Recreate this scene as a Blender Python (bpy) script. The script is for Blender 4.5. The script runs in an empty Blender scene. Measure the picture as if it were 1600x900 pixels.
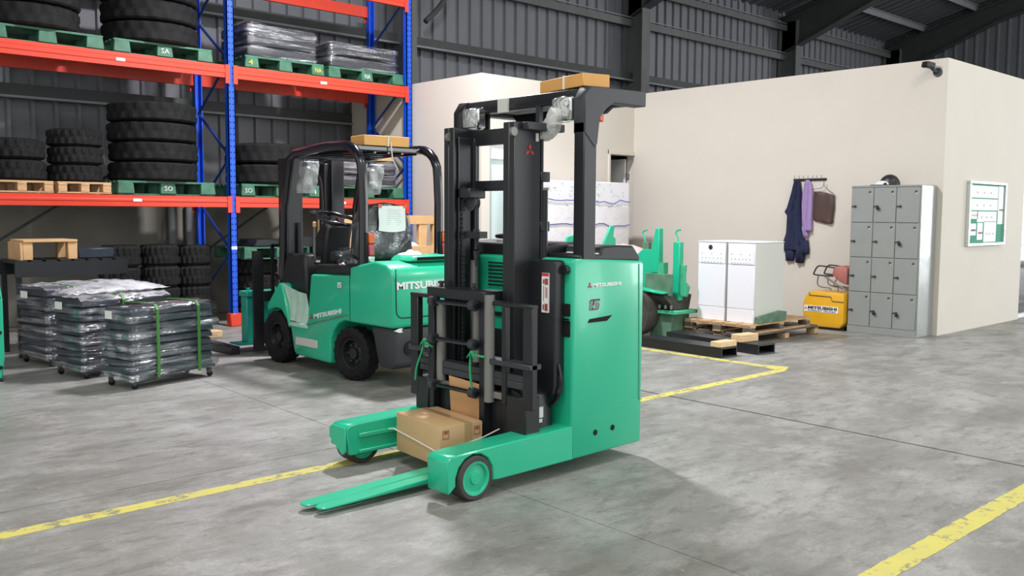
import bpy, bmesh, math, random
from mathutils import Vector, Matrix
random.seed(7)
S = bpy.context.scene
COL = S.collection

# ------------------------------------------------------------------ camera, world, lights, exposure
cam = bpy.data.objects.new('camera', bpy.data.cameras.new('camera'))
COL.objects.link(cam)
cam.data.sensor_width = 36.0
cam.data.lens = 36.0 * 1430 / 1600
cam.data.clip_start = 0.05
RX, RY_, RZ = (0.7340, 0.0507, -0.6773), (-0.6791, 0.0630, -0.7313), (0.0056, 0.9967, 0.0807)
cam.matrix_world = Matrix(((RX[0], RX[1], RX[2], 0), (RY_[0], RY_[1], RY_[2], 0), (RZ[0], RZ[1], RZ[2], 1.45), (0, 0, 0, 1)))
S.camera = cam

world = bpy.data.worlds.new('world'); S.world = world
world.use_nodes = True
bg = world.node_tree.nodes['Background']
bg.inputs[0].default_value = (0.97, 0.985, 0.965, 1)
bg.inputs[1].default_value = 0.97

def area(name, loc, target, size, power, color=(1, 1, 1), shape='DISK', size_y=None):
    d = bpy.data.lights.new(name, 'AREA'); d.shape = shape; d.size = size
    if size_y: d.size_y = size_y
    d.energy = power; d.color = color
    o = bpy.data.objects.new(name, d); COL.objects.link(o)
    o.location = loc
    o.rotation_euler = (Vector(target) - Vector(loc)).to_track_quat('-Z', 'Y').to_euler()
    return o
area('high_bay_or_fill', (5.9, 7.5, 5.9), (5.9, 7.5, 0), 0.50, 580, (0.97, 0.95, 1.0))
area('high_bay_or_fill', (8.3, 1.6, 6.6), (8.3, 1.6, 0), 1.2, 110, (1.0, 0.95, 0.88))  # unseen lamp added as ambient fill on the camera side
area('high_bay_or_fill', (0.5, 2.2, 6.6), (0.5, 2.2, 0), 2.2, 215, (1.0, 0.98, 0.95))  # unseen fill lamp added to brighten faces turned from the main lamp
area('doorway_daylight', (27.5, -2.4, 2.7), (13.0, 3.0, 1.2), 6.0, 1000, (0.93, 0.97, 1.0), 'RECTANGLE', 5.0)
area('doorway_daylight', (14.0, -7.0, 3.0), (12.5, 4.6, 1.6), 5.0, 370, (0.93, 0.97, 1.0), 'RECTANGLE', 4.5)

S.view_settings.view_transform = 'Standard'
S.view_settings.look = 'None'
S.view_settings.gamma = 1.0
S.view_settings.use_curve_mapping = False
S.view_settings.exposure = 0.0

# ------------------------------------------------------------------ materials
def lin(c):
    if isinstance(c, str):
        v = [int(c[i:i + 2], 16) / 255 for i in (0, 2, 4)]
        return [x / 12.92 if x <= .04045 else ((x + .055) / 1.055) ** 2.4 for x in v]
    return list(c)

def mat(name, col, rough=.5, metal=0.0, vary=0.0, vscale=6.0, bump=0.0, bscale=40.0, stretch=(1, 1, 1), coat=0.0, alpha=None, spec=None, emit=None, avary=None):
    m = bpy.data.materials.new(name); m.use_nodes = True
    nt = m.node_tree; N = nt.nodes; L = nt.links
    b = N['Principled BSDF']
    c = lin(col)
    b.inputs['Base Color'].default_value = (*c, 1)
    b.inputs['Roughness'].default_value = rough
    b.inputs['Metallic'].default_value = metal
    if spec is not None: b.inputs['Specular IOR Level'].default_value = spec
    if coat: b.inputs['Coat Weight'].default_value = coat; b.inputs['Coat Roughness'].default_value = .08
    if alpha is not None: b.inputs['Alpha'].default_value = alpha
    tc = mp = None
    if vary or bump or avary:
        tc = N.new('ShaderNodeTexCoord'); mp = N.new('ShaderNodeMapping')
        mp.inputs['Scale'].default_value = stretch
        L.new(tc.outputs['Object'], mp.inputs[0])
    if vary:
        n = N.new('ShaderNodeTexNoise'); n.inputs['Scale'].default_value = vscale; n.inputs['Detail'].default_value = 5
        L.new(mp.outputs[0], n.inputs[0])
        r = N.new('ShaderNodeMapRange'); r.inputs[1].default_value = .3; r.inputs[2].default_value = .7
        r.inputs[3].default_value = 1 - vary; r.inputs[4].default_value = 1 + vary
        L.new(n.outputs[0], r.inputs[0])
        mx = N.new('ShaderNodeVectorMath'); mx.operation = 'SCALE'
        mx.inputs[0].default_value = c; L.new(r.outputs[0], mx.inputs['Scale'])
        L.new(mx.outputs[0], b.inputs['Base Color'])
    if bump:
        n = N.new('ShaderNodeTexNoise'); n.inputs['Scale'].default_value = bscale; n.inputs['Detail'].default_value = 4
        L.new(mp.outputs[0], n.inputs[0])
        bp = N.new('ShaderNodeBump'); bp.inputs['Strength'].default_value = bump; bp.inputs['Distance'].default_value = .02
        L.new(n.outputs[0], bp.inputs['Height']); L.new(bp.outputs[0], b.inputs['Normal'])
        if coat: L.new(bp.outputs[0], b.inputs['Coat Normal'])
    if avary:
        n = N.new('ShaderNodeTexNoise'); n.inputs['Scale'].default_value = avary[0]; n.inputs['Detail'].default_value = 4
        L.new(mp.outputs[0], n.inputs[0])
        r = N.new('ShaderNodeMapRange'); r.inputs[1].default_value = .35; r.inputs[2].default_value = .7
        r.inputs[3].default_value = avary[1]; r.inputs[4].default_value = avary[2]
        L.new(n.outputs[0], r.inputs[0]); L.new(r.outputs[0], b.inputs['Alpha'])
    if emit:
        b.inputs['Emission Color'].default_value = (*c, 1); b.inputs['Emission Strength'].default_value = emit
    return m

M = dict(
    green=mat('green_paint', (0.017, 0.50, 0.283), .33, vary=.04, vscale=2, coat=.25),
    green_old=mat('worn_green_paint', (0.05, 0.40, 0.22), .5, vary=.35, vscale=9),
    green_dull=mat('dirty_green_grey', (0.10, 0.20, 0.13), .6, vary=.3, vscale=9),
    teal=mat('teal_paint', (0.02, 0.33, 0.25), .4, vary=.1),
    black=mat('black_paint', (0.013, 0.014, 0.017), .42, vary=.15),
    gloss_black=mat('gloss_black', (0.008, 0.008, 0.014), .18, coat=.4),
    dark=mat('dark_grey_steel', (0.035, 0.038, 0.045), .5, vary=.15),
    dark2=mat('counterweight_grey', (0.035, 0.037, 0.044), .55, vary=.1),
    hole=mat('hole_black', (0.004, 0.004, 0.004), .9),
    rubber=mat('tyre_rubber', (0.0095, 0.0095, 0.010), .8, vary=.35, vscale=14, bump=.15, bscale=60, spec=.3),
    rubber_used=mat('grey_rubber', (0.05, 0.046, 0.042), .75, vary=.25, vscale=12),
    steel=mat('grey_cylinder_steel', (0.23, 0.225, 0.215), .42, metal=.3),
    chrome=mat('chrome', (0.75, 0.75, 0.74), .12, metal=1.0),
    lens=mat('lamp_lens', (0.66, 0.68, 0.66), .12, metal=.75, bump=.5, bscale=45),
    orange_beam=mat('orange_beam_paint', (0.70, 0.050, 0.020), .38, vary=.05),
    blue=mat('blue_upright_paint', (0.004, 0.085, 0.66), .38, vary=.06),
    blue_shaded=mat('blue_brace_shaded', (0.012, 0.04, 0.22), .45),  # upright blue darkened, putting the rack's inner shade into the braces
    sticker=mat('white_sticker', (0.8, 0.8, 0.78), .5),
    card=mat('cardboard', (0.60, 0.395, 0.20), .42, vary=.05, vscale=4),
    card_dark=mat('cardboard_brown_sheet', (0.62, 0.35, 0.155), .5, vary=.05),
    card_orange=mat('orange_cardboard', (0.76, 0.40, 0.12), .5, vary=.04),
    tape=mat('packing_tape', (0.50, 0.33, 0.165), .12, coat=.6),
    redprint=mat('red_print', (0.36, 0.07, 0.05), .6),
    boxprint=mat('faded_box_print', (0.40, 0.20, 0.11), .6),
    strap=mat('white_strap', (0.78, 0.76, 0.70), .5),
    wood=mat('pallet_wood', (0.55, 0.36, 0.19), .7, vary=.2, vscale=9, stretch=(1, 6, 6)),
    wood_pale=mat('fresh_timber', (0.72, 0.51, 0.28), .65, vary=.12, vscale=8, stretch=(1, 5, 5)),
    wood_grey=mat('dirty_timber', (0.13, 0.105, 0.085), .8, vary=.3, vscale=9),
    wood_crate=mat('crate_timber', (0.62, 0.38, 0.18), .6, vary=.12, vscale=6),
    pgreen=mat('green_pallet_paint', (0.045, 0.16, 0.095), .55, vary=.3, vscale=10),
    white=mat('white_paint', (0.80, 0.80, 0.79), .5),
    whitepaper=mat('white_paper', (0.85, 0.86, 0.86), .6),
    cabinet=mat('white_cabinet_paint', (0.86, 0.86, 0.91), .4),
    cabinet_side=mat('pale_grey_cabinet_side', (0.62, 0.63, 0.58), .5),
    cream=mat('cream_wall_paint', (0.65, 0.607, 0.535), .8, vary=.02, vscale=1.5, bump=.03, bscale=90),
    plaster=mat('dull_plaster', (0.20, 0.19, 0.16), .85, vary=.15, vscale=2),
    clad=mat('grey_cladding', (0.175, 0.182, 0.20), .5, vary=.06, vscale=2),
    girt=mat('galvanised_girt', (0.23, 0.24, 0.25), .5, vary=.08),
    frame=mat('portal_frame_steel', (0.055, 0.062, 0.06), .6, vary=.1),
    column=mat('column_steel', (0.12, 0.125, 0.125), .6, vary=.1),
    roof=mat('roof_sheet', (0.10, 0.105, 0.115), .6, vary=.08),
    locker=mat('locker_grey', (0.285, 0.30, 0.285), .4, vary=.03),
    locker_gloss=mat('locker_glossy_side', (0.27, 0.285, 0.275), .28, metal=.1, coat=.25, bump=.35, bscale=3.2),
    locker_gap=mat('locker_gap', (0.06, 0.065, 0.06), .7),
    alu=mat('aluminium', (0.62, 0.66, 0.64), .35, metal=.6),
    board_green=mat('green_felt', (0.055, 0.30, 0.19), .8),
    navy=mat('navy_cotton', (0.013, 0.019, 0.058), .85, vary=.2, vscale=14),
    lilac=mat('lilac_cotton', (0.36, 0.25, 0.50), .85, vary=.06, vscale=14),
    brown=mat('brown_leather', (0.075, 0.04, 0.033), .6, vary=.1),
    yellow=mat('yellow_paint', (0.80, 0.42, 0.015), .38, vary=.05, coat=.2),
    pink=mat('faded_pink_plastic', (0.40, 0.14, 0.115), .6, vary=.1),
    ink=mat('dark_ink', (0.02, 0.022, 0.05), .6),
    red=mat('red_emblem', (0.42, 0.010, 0.03), .45),
    redlabel=mat('red_label', (0.62, 0.03, 0.03), .5),
    amber=mat('amber_lens', (0.70, 0.10, 0.01), .35),
    redlens=mat('red_lens', (0.36, 0.008, 0.02), .2, coat=.5),
    slate=mat('slate_panel', (0.022, 0.031, 0.046), .45, vary=.2),
    gstrap=mat('green_strap', (0.05, 0.20, 0.035), .5),
    gcord=mat('green_cord', (0.03, 0.38, 0.16), .5),
    bcord=mat('blue_cord', (0.07, 0.08, 0.40), .6),
    
    film2=mat('plastic_pouch', (0.50, 0.53, 0.53), .2, bump=.5, bscale=25, avary=(9, .35, .8)),
    stepfilm=mat('white_step_film', (0.50, 0.72, 0.60), .3, bump=.4, bscale=18, vary=.08, vscale=12),
    bagfilm=mat('clear_bag_film', (0.78, 0.79, 0.78), .18, bump=.5, bscale=30, avary=(14, .45, .95)),
    filmtop=mat('creased_white_film', (0.70, 0.70, 0.74), .2, bump=.8, bscale=12, stretch=(.5, 1, 1), avary=(6, .12, .95)),
    palefilm=mat('pale_wrap', (0.74, 0.72, 0.74), .25, bump=.35, bscale=14, vary=.05),
    crumple=mat('crumpled_wrap', (0.66, 0.60, 0.57), .4, bump=.7, bscale=18, vary=.12, vscale=12),
    seatcloth=mat('seat_vinyl', (0.018, 0.024, 0.022), .45),
    glass=mat('frosted_glass', (0.66, 0.78, 0.75), .25),
    darkglass=mat('dark_glass', (0.02, 0.023, 0.028), .06),
    rust=mat('rusty_dark_steel', (0.06, 0.052, 0.045), .7, vary=.4, vscale=7),
)

def film_mat(name, lo, hi, rough, bscale, stretch, bump=.8):
    m = bpy.data.materials.new(name); m.use_nodes = True
    nt = m.node_tree; N = nt.nodes; L = nt.links
    out = N['Material Output']; b = N['Principled BSDF']
    b.inputs['Base Color'].default_value = (.80, .81, .86, 1); b.inputs['Metallic'].default_value = .85; b.inputs['Roughness'].default_value = rough
    tc = N.new('ShaderNodeTexCoord'); mp = N.new('ShaderNodeMapping'); mp.inputs['Scale'].default_value = stretch
    L.new(tc.outputs['Object'], mp.inputs[0])
    n = N.new('ShaderNodeTexNoise'); n.inputs['Scale'].default_value = bscale; n.inputs['Detail'].default_value = 3; n.inputs['Distortion'].default_value = .6
    L.new(mp.outputs[0], n.inputs[0])
    bp = N.new('ShaderNodeBump'); bp.inputs['Strength'].default_value = bump; bp.inputs['Distance'].default_value = .03
    L.new(n.outputs[0], bp.inputs['Height']); L.new(bp.outputs[0], b.inputs['Normal'])
    n2 = N.new('ShaderNodeTexNoise'); n2.inputs['Scale'].default_value = 4.2; n2.inputs['Detail'].default_value = 5
    L.new(mp.outputs[0], n2.inputs[0])
    r = N.new('ShaderNodeMapRange'); r.inputs[1].default_value = .48; r.inputs[2].default_value = .68; r.inputs[3].default_value = lo; r.inputs[4].default_value = hi
    L.new(n2.outputs[0], r.inputs[0])
    t = N.new('ShaderNodeBsdfTransparent'); x = N.new('ShaderNodeMixShader')
    L.new(r.outputs[0], x.inputs[0]); L.new(t.outputs[0], x.inputs[1]); L.new(b.outputs[0], x.inputs[2]); L.new(x.outputs[0], out.inputs['Surface'])
    return m
M['film'] = film_mat('stretch_film', .04, .78, .12, 9, (.32, .32, 4.2), 1.0)
M['film_thin'] = film_mat('thin_clear_film', .04, .30, .2, 14, (1, 1, 1))

def concrete():
    m = bpy.data.materials.new('worn_concrete'); m.use_nodes = True
    nt = m.node_tree; N = nt.nodes; L = nt.links; b = N['Principled BSDF']
    tc = N.new('ShaderNodeTexCoord')
    def noise(sc, det=6, rough=.6, stretch=None):
        n = N.new('ShaderNodeTexNoise'); n.inputs['Scale'].default_value = sc; n.inputs['Detail'].default_value = det; n.inputs['Roughness'].default_value = rough
        if stretch:
            mp = N.new('ShaderNodeMapping'); mp.inputs['Scale'].default_value = stretch[:3]; mp.inputs['Rotation'].default_value = (0, 0, stretch[3])
            L.new(tc.outputs['Object'], mp.inputs[0]); L.new(mp.outputs[0], n.inputs[0])
        else: L.new(tc.outputs['Object'], n.inputs[0])
        return n.outputs[0]
    def rng(v, a, b_, c, d):
        r = N.new('ShaderNodeMapRange'); r.interpolation_type = 'SMOOTHSTEP'
        for i, x in enumerate((a, b_, c, d)): r.inputs[i + 1].default_value = x
        L.new(v, r.inputs[0]); return r.outputs[0]
    def math_(op, a, b_):
        n = N.new('ShaderNodeMath'); n.operation = op
        for i, x in enumerate((a, b_)):
            if isinstance(x, (int, float)): n.inputs[i].default_value = x
            else: L.new(x, n.inputs[i])
        return n.outputs[0]
    def mix(f, c1, c2):
        n = N.new('ShaderNodeMix'); n.data_type = 'RGBA'
        if isinstance(f, (int, float)): n.inputs[0].default_value = f
        else: L.new(f, n.inputs[0])
        for i, c in ((6, c1), (7, c2)):
            if isinstance(c, tuple): n.inputs[i].default_value = (*c, 1)
            else: L.new(c, n.inputs[i])
        return n.outputs[2]
    c = mix(rng(noise(.55), .3, .7, 0, 1), (0.205, 0.203, 0.182), (0.335, 0.334, 0.317))
    c = mix(rng(noise(2.3, 8, .7), .42, .68, 0, .75), c, (0.43, 0.425, 0.41))
    c = mix(rng(noise(1.3, 8, .75, (1, 3, 1, .5)), .47, .66, 0, .75), c, (0.170, 0.165, 0.145))
    c = mix(rng(noise(5, 8, .7, (1, 2.2, 1, -.6)), .50, .70, 0, .7), c, (0.155, 0.148, 0.130))
    c = mix(rng(noise(.9, 9, .8, (1.6, .8, 1, .3)), .58, .72, 0, .7), c, (0.46, 0.45, 0.435))
    c = mix(rng(noise(16, 10, .8, (1, 1.6, 1, .9)), .48, .66, 0, .32), c, (0.17, 0.163, 0.148))
    c = mix(rng(noise(9, 10, .8, (1.3, 1, 1, .2)), .58, .70, 0, .6), c, (0.50, 0.49, 0.475))
    c = mix(rng(noise(60, 3), .3, .7, 0, .22), c, (0.14, 0.135, 0.125))
    # curved tyre scuffs
    for cx, cy, rad, wid, st in ((7.05, 3.35, 1.02, .07, .5), (8.05, 2.55, 1.0, .09, .4), (4.9, .9, 1.5, .06, .3), (1.9, 3.4, 1.3, .07, .3), (6.1, 3.0, 2.2, .05, .25)):
        d = N.new('ShaderNodeVectorMath'); d.operation = 'DISTANCE'
        L.new(tc.outputs['Object'], d.inputs[0]); d.inputs[1].default_value = (cx, cy, 0)
        a = math_('ABSOLUTE', math_('SUBTRACT', d.outputs['Value'], rad), 0)
        ring = rng(a, 0, wid, 1, 0)
        ring = math_('MULTIPLY', ring, rng(noise(1.7 + rad), .45, .7, 0, st))
        c = mix(ring, c, (0.10, 0.097, 0.09))
    L.new(c, b.inputs['Base Color'])
    L.new(rng(noise(2.1), .3, .7, .38, .62), b.inputs['Roughness'])
    bp = N.new('ShaderNodeBump'); bp.inputs['Strength'].default_value = .12; bp.inputs['Distance'].default_value = .01
    L.new(noise(35, 6), bp.inputs['Height']); L.new(bp.outputs[0], b.inputs['Normal'])
    return m
M['concrete'] = concrete()

def worn_yellow():
    m = mat('worn_yellow_paint', (0.60, 0.53, 0.10), .6)
    nt = m.node_tree; N = nt.nodes; L = nt.links; b = N['Principled BSDF']
    tc = N.new('ShaderNodeTexCoord')
    def layer(prev, sc, lo, hi, amt, col):
        n = N.new('ShaderNodeTexNoise'); n.inputs['Scale'].default_value = sc; n.inputs['Detail'].default_value = 8; n.inputs['Roughness'].default_value = .7
        L.new(tc.outputs['Object'], n.inputs[0])
        r = N.new('ShaderNodeMapRange'); r.inputs[1].default_value = lo; r.inputs[2].default_value = hi; r.inputs[4].default_value = amt
        L.new(n.outputs[0], r.inputs[0])
        x = N.new('ShaderNodeMix'); x.data_type = 'RGBA'; L.new(r.outputs[0], x.inputs[0])
        if prev is None: x.inputs[6].default_value = (0.62, 0.56, 0.13, 1)
        else: L.new(prev, x.inputs[6])
        x.inputs[7].default_value = (*col, 1)
        return x.outputs[2]
    c = layer(None, 3, .4, .7, .6, (0.50, 0.46, 0.17))
    c = layer(c, 9, .53, .60, .9, (0.25, 0.23, 0.16))
    L.new(c, b.inputs['Base Color'])
    return m
M['line'] = worn_yellow()

# ------------------------------------------------------------------ mesh helpers
WM = {}
class G:
    def __init__(s): s.bm = bmesh.new()
    def poly(s, a, b):          # loft between two equal loops, capped
        va = [s.bm.verts.new(p) for p in a]; vb = [s.bm.verts.new(p) for p in b]
        n = len(a)
        for i in range(n): s.bm.faces.new((va[i], va[(i + 1) % n], vb[(i + 1) % n], vb[i]))
        s.bm.faces.new(va[::-1]); s.bm.faces.new(vb)
        return s
    def box(s, x0, x1, y0, y1, z0, z1):
        return s.poly([(x0, y0, z0), (x1, y0, z0), (x1, y1, z0), (x0, y1, z0)], [(x0, y0, z1), (x1, y0, z1), (x1, y1, z1), (x0, y1, z1)])
    def obox(s, c, d, rz=0, ry=0, rx=0):
        m = Matrix.Translation(c) @ Matrix.Rotation(rz, 4, 'Z') @ Matrix.Rotation(ry, 4, 'Y') @ Matrix.Rotation(rx, 4, 'X')
        h = [x / 2 for x in d]
        f = lambda z: [m @ Vector((a * h[0], b * h[1], z)) for a, b in ((-1, -1), (1, -1), (1, 1), (-1, 1))]
        return s.poly(f(-h[2]), f(h[2]))
    def prism(s, pts, ax, a0, a1):
        k = {'x': lambda p, a: (a, p[0], p[1]), 'y': lambda p, a: (p[0], a, p[1]), 'z': lambda p, a: (p[0], p[1], a)}[ax]
        return s.poly([k(p, a0) for p in pts], [k(p, a1) for p in pts])
    def tube(s, pts, r, seg=8):
        pts = [Vector(p) for p in pts]; rings = []; ref = None
        for i, p in enumerate(pts):
            t = (pts[min(i + 1, len(pts) - 1)] - pts[max(i - 1, 0)]).normalized()
            if ref is None:
                ref = t.orthogonal().normalized()
            u = (ref - t * ref.dot(t))
            u = u.normalized() if u.length > 1e-4 else t.orthogonal().normalized()
            ref = u; v = t.cross(u)
            rr = r[i] if isinstance(r, (list, tuple)) else r
            rings.append([s.bm.verts.new(p + (u * math.cos(2 * math.pi * k / seg) + v * math.sin(2 * math.pi * k / seg)) * rr) for k in range(seg)])
        for a, b in zip(rings, rings[1:]):
            for k in range(seg): s.bm.faces.new((a[k], a[(k + 1) % seg], b[(k + 1) % seg], b[k]))
        s.bm.faces.new(rings[0][::-1]); s.bm.faces.new(rings[-1])
        return s
    def lathe(s, prof, c, ax='z', seg=24, closed=False):
        rings = []
        for r, h in prof:
            ring = []
            for k in range(seg):
                a = 2 * math.pi * k / seg; x, y = r * math.cos(a), r * math.sin(a)
                p = {'z': (x, y, h), 'x': (h, x, y), 'y': (x, h, y)}[ax]
                ring.append(s.bm.verts.new(Vector(p) + Vector(c)))
            rings.append(ring)
        pairs = list(zip(rings, rings[1:]))
        if closed: pairs.append((rings[-1], rings[0]))
        for a, b in pairs:
            for k in range(seg): s.bm.faces.new((a[k], a[(k + 1) % seg], b[(k + 1) % seg], b[k]))
        if not closed:
            s.bm.faces.new(rings[0]); s.bm.faces.new(rings[-1])
        return s
    def grid(s, f, nu, nv):
        v = [[s.bm.verts.new(f(i / nu, j / nv)) for j in range(nv + 1)] for i in range(nu + 1)]
        for i in range(nu):
            for j in range(nv): s.bm.faces.new((v[i][j], v[i + 1][j], v[i + 1][j + 1], v[i][j + 1]))
        return s

def rootof(o):
    while o.parent: o = o.parent
    return o

def obj(name, g, m, parent=None, bev=0.0, smooth=True, seg=1, local=False, angle=38):
    bm = g.bm
    bmesh.ops.recalc_face_normals(bm, faces=bm.faces)
    if bev:
        ed = [e for e in bm.edges if len(e.link_faces) == 2 and e.calc_face_angle(0) > .6]
        bmesh.ops.bevel(bm, geom=ed, offset=bev, segments=seg, affect='EDGES', clamp_overlap=True, profile=.5)
    if parent is not None and not local:
        bm.transform(WM[rootof(parent).name])
    me = bpy.data.meshes.new(name); bm.to_mesh(me); bm.free()
    me.materials.append(M[m] if isinstance(m, str) else m)
    if smooth:
        for p in me.polygons: p.use_smooth = True
        me.set_sharp_from_angle(angle=math.radians(angle))
    o = bpy.data.objects.new(name, me); COL.objects.link(o)
    if parent is not None: o.parent = parent
    return o

def tag(o, label, cat, group=None):
    o['label'] = label; o['category'] = cat
    if group: o['group'] = group
    return o
def thing(name, label, cat, loc=(0, 0, 0), rz=0, group=None):
    o = bpy.data.objects.new(name, None); COL.objects.link(o); o.empty_display_size = .1
    o.location = loc; o.rotation_euler = (0, 0, rz)
    WM[o.name] = (Matrix.Translation(loc) @ Matrix.Rotation(rz, 4, 'Z')).inverted()
    return tag(o, label, cat, group)
def struct(name, g, m, parent=None, **k):
    o = obj(name, g, m, parent, **k)
    if parent is None:
        o['kind'] = 'structure'; WM[o.name] = Matrix.Identity(4)
    return o
def dup(root, loc, rz=0, label=None, group=None):
    r = root.copy(); COL.objects.link(r); r.location = loc; r.rotation_euler = (0, 0, rz)
    WM[r.name] = (Matrix.Translation(loc) @ Matrix.Rotation(rz, 4, 'Z')).inverted()
    if label: r['label'] = label
    if group: r['group'] = group
    for ch in list(root.children):
        c = ch.copy(); COL.objects.link(c); c.parent = r
        for q in list(ch.children):
            d = q.copy(); COL.objects.link(d); d.parent = c
    return r

def text(name, s, org, xd, up, w, h, m, parent, depth=.0015, bold=.02, shear=0.0):
    """raised lettering: fills a w by h box whose lower corner is org, running along xd, upright along up"""
    cu = bpy.data.curves.new('lettering', 'FONT'); cu.body = s; cu.size = 1; cu.offset = bold; cu.shear = shear; cu.extrude = .01; cu.resolution_u = 2
    t = bpy.data.objects.new('lettering', cu); COL.objects.link(t)
    dg = bpy.context.evaluated_depsgraph_get(); dg.update()
    me = bpy.data.meshes.new_from_object(t.evaluated_get(dg))
    bpy.data.objects.remove(t); bpy.data.curves.remove(cu)
    xs = [v.co.x for v in me.vertices]; ys = [v.co.y for v in me.vertices]
    x0, x1, y0, y1 = min(xs), max(xs), min(ys), max(ys)
    xd, up = Vector(xd).normalized(), Vector(up).normalized(); n = xd.cross(up)
    W = WM[rootof(parent).name] if parent is not None else Matrix.Identity(4)
    for v in me.vertices:
        a = (v.co.x - x0) / (x1 - x0) * w; b = (v.co.y - y0) / (y1 - y0) * h; c = depth if v.co.z > 0 else -depth
        v.co = W @ (Vector(org) + xd * a + up * b + n * c)
    me.materials.clear(); me.materials.append(M[m])
    o = bpy.data.objects.new(name, me); COL.objects.link(o); o.parent = parent
    return o

def emblem(org, xd, up, w, m, parent, depth=.0015):
    """three-diamond emblem, org = centre"""
    xd, up = Vector(xd).normalized(), Vector(up).normalized(); n = xd.cross(up); o = Vector(org)
    g = G(); s = w / 4 * 1.15
    for k in (90, 210, 330):
        a = math.radians(k)
        d = xd * math.cos(a) + up * math.sin(a); e = -xd * math.sin(a) + up * math.cos(a)
        q = [o + d * s * .06, o + d * s * .95 + e * s * .5, o + d * s * 1.85, o + d * s * .95 - e * s * .5]
        g.poly([p - n * depth for p in q], [p + n * depth for p in q])
    return obj('three_diamond_emblem', g, m, parent)

def fifteen(org, xd, up, w, h, m, parent, depth, grow=0.0):
    xd, up = Vector(xd).normalized(), Vector(up).normalized(); n = xd.cross(up); o = Vector(org); g = G(); sh = .22
    one = [(.10, 0), (.34, 0), (.34, 1), (.16, 1), (0, .86), (0, .70), (.10, .76)]
    five = [(.46, 0), (.90, 0), (1.0, .10), (1.0, .52), (.90, .62), (.68, .62), (.68, .80), (.98, .80), (.98, 1), (.46, 1), (.46, .44), (.78, .44), (.78, .18), (.46, .18)]
    for q in (one, five):
        cx = sum(p[0] for p in q) / len(q)
        q = [((a - cx) * (1 + grow) + cx, (b - .5) * (1 + grow * .6) + .5) for a, b in q]
        P = [o + xd * (a * w + b * h * sh) + up * b * h for a, b in q]
        g.poly([p - n * depth for p in P], [p + n * depth for p in P])
    return obj('capacity_number', g, m, parent, smooth=False)

def arc(cx, cy, r, a0, a1, n):
    return [(cx + r * math.cos(math.radians(a0 + (a1 - a0) * i / n)), cy + r * math.sin(math.radians(a0 + (a1 - a0) * i / n))) for i in range(n + 1)]
def bez(pts, n=8):
    """smooth path through pts"""
    P = [Vector(p) for p in pts]; out = []
    for i in range(len(P) - 1):
        p0, p1, p2, p3 = P[max(i - 1, 0)], P[i], P[i + 1], P[min(i + 2, len(P) - 1)]
        for k in range(n):
            t = k / n
            out.append(.5 * ((2 * p1) + (p2 - p0) * t + (2 * p0 - 5 * p1 + 4 * p2 - p3) * t * t + (3 * p1 - p0 - 3 * p2 + p3) * t ** 3))
    return out + [P[-1]]

# ------------------------------------------------------------------ floor
g = G()
jx = lambda x0, y: x0 + .04 * (y - 3)
xs = [-10, 3.17, 5.80, 30]; gap = {3.17: .003, 5.80: .011}
def slab(xa, xb, y0, y1):
    L_ = (lambda y: xa) if xa == -10 else (lambda y: jx(xa, y) + gap[xa])
    R_ = (lambda y: xb) if xb == 30 else (lambda y: jx(xb, y) - gap[xb])
    g.poly([(L_(y0), y0, -.2), (R_(y0), y0, -.2), (R_(y1), y1, -.2), (L_(y1), y1, -.2)], [(L_(y0), y0, 0), (R_(y0), y0, 0), (R_(y1), y1, 0), (L_(y1), y1, 0)])
for a, b in zip(xs, xs[1:]):
    if b == 30: slab(a, b, -8, 13)
    else: slab(a, b, -8, 4.828); slab(a, b, 4.834, 13)
g.box(-10, 30, -8, 13, -.25, -.08)
struct('floor', g, 'concrete', smooth=False)

def strip(name, pts):
    rj = random.Random(name); out = []
    for a, b in zip(pts, pts[1:] + pts[:1]):
        d = Vector(b) - Vector(a); n = max(1, int(d.length / .035)); nr = Vector((-d.y, d.x)).normalized()
        for k in range(n):
            q = Vector(a) + d * (k / n) + nr * (rj.uniform(-.003, .003) if k else 0); out.append((q.x, q.y))
    pts = out
    g = G(); g.prism(pts, 'z', 0.0005, 0.002); return struct(name, g, 'line', smooth=False)
strip('trim_1', [(-4, 4.40), (7.62, 4.47), (7.86, 4.57), (-4, 4.495)])
strip('trim_2', [(7.62, 4.572), (7.86, 4.572), (7.78, 4.80), (7.79, 8.6), (7.68, 8.6), (7.67, 4.80)])
strip('trim_3', [(-2, 1.575), (12, 1.575), (12, 1.685), (-2, 1.685)])

# ------------------------------------------------------------------ hall shell
BY = 12.8
def corrugate(g, fn, length, pitch, depth, flat=.62):
    n = int(length / pitch); prof = []
    for i in range(n + 1):
        a = i * pitch
        prof += [(a, 0), (a + pitch * .72, 0), (a + pitch * .78, depth), (a + pitch * .94, depth)]
    lo = [fn(a, d, 0) for a, d in prof]; hi = [fn(a, d, 1) for a, d in prof]
    va = [g.bm.verts.new(p) for p in lo]; vb = [g.bm.verts.new(p) for p in hi]
    for i in range(len(prof) - 1): g.bm.faces.new((va[i], va[i + 1], vb[i + 1], vb[i]))
g = G(); corrugate(g, lambda a, d, t: (-4 + a, BY - d, 1.5 + t * 5.2), 31, .28, .045)
struct('wall_back', g, 'clad', smooth=False)
g = G(); g.box(-4, 8.13, 12.55, 12.9, 0, 1.55); g.box(8.13, 27, 12.65, 12.9, 0, 1.55)
struct('wall_back_lower', g, 'plaster', bev=.01)
g = G(); corrugate(g, lambda a, d, t: (27 - d, 13 - a, 0 + t * 9.5), 8.4, .28, .045)
struct('wall_gable', g, 'clad', smooth=False)
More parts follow.
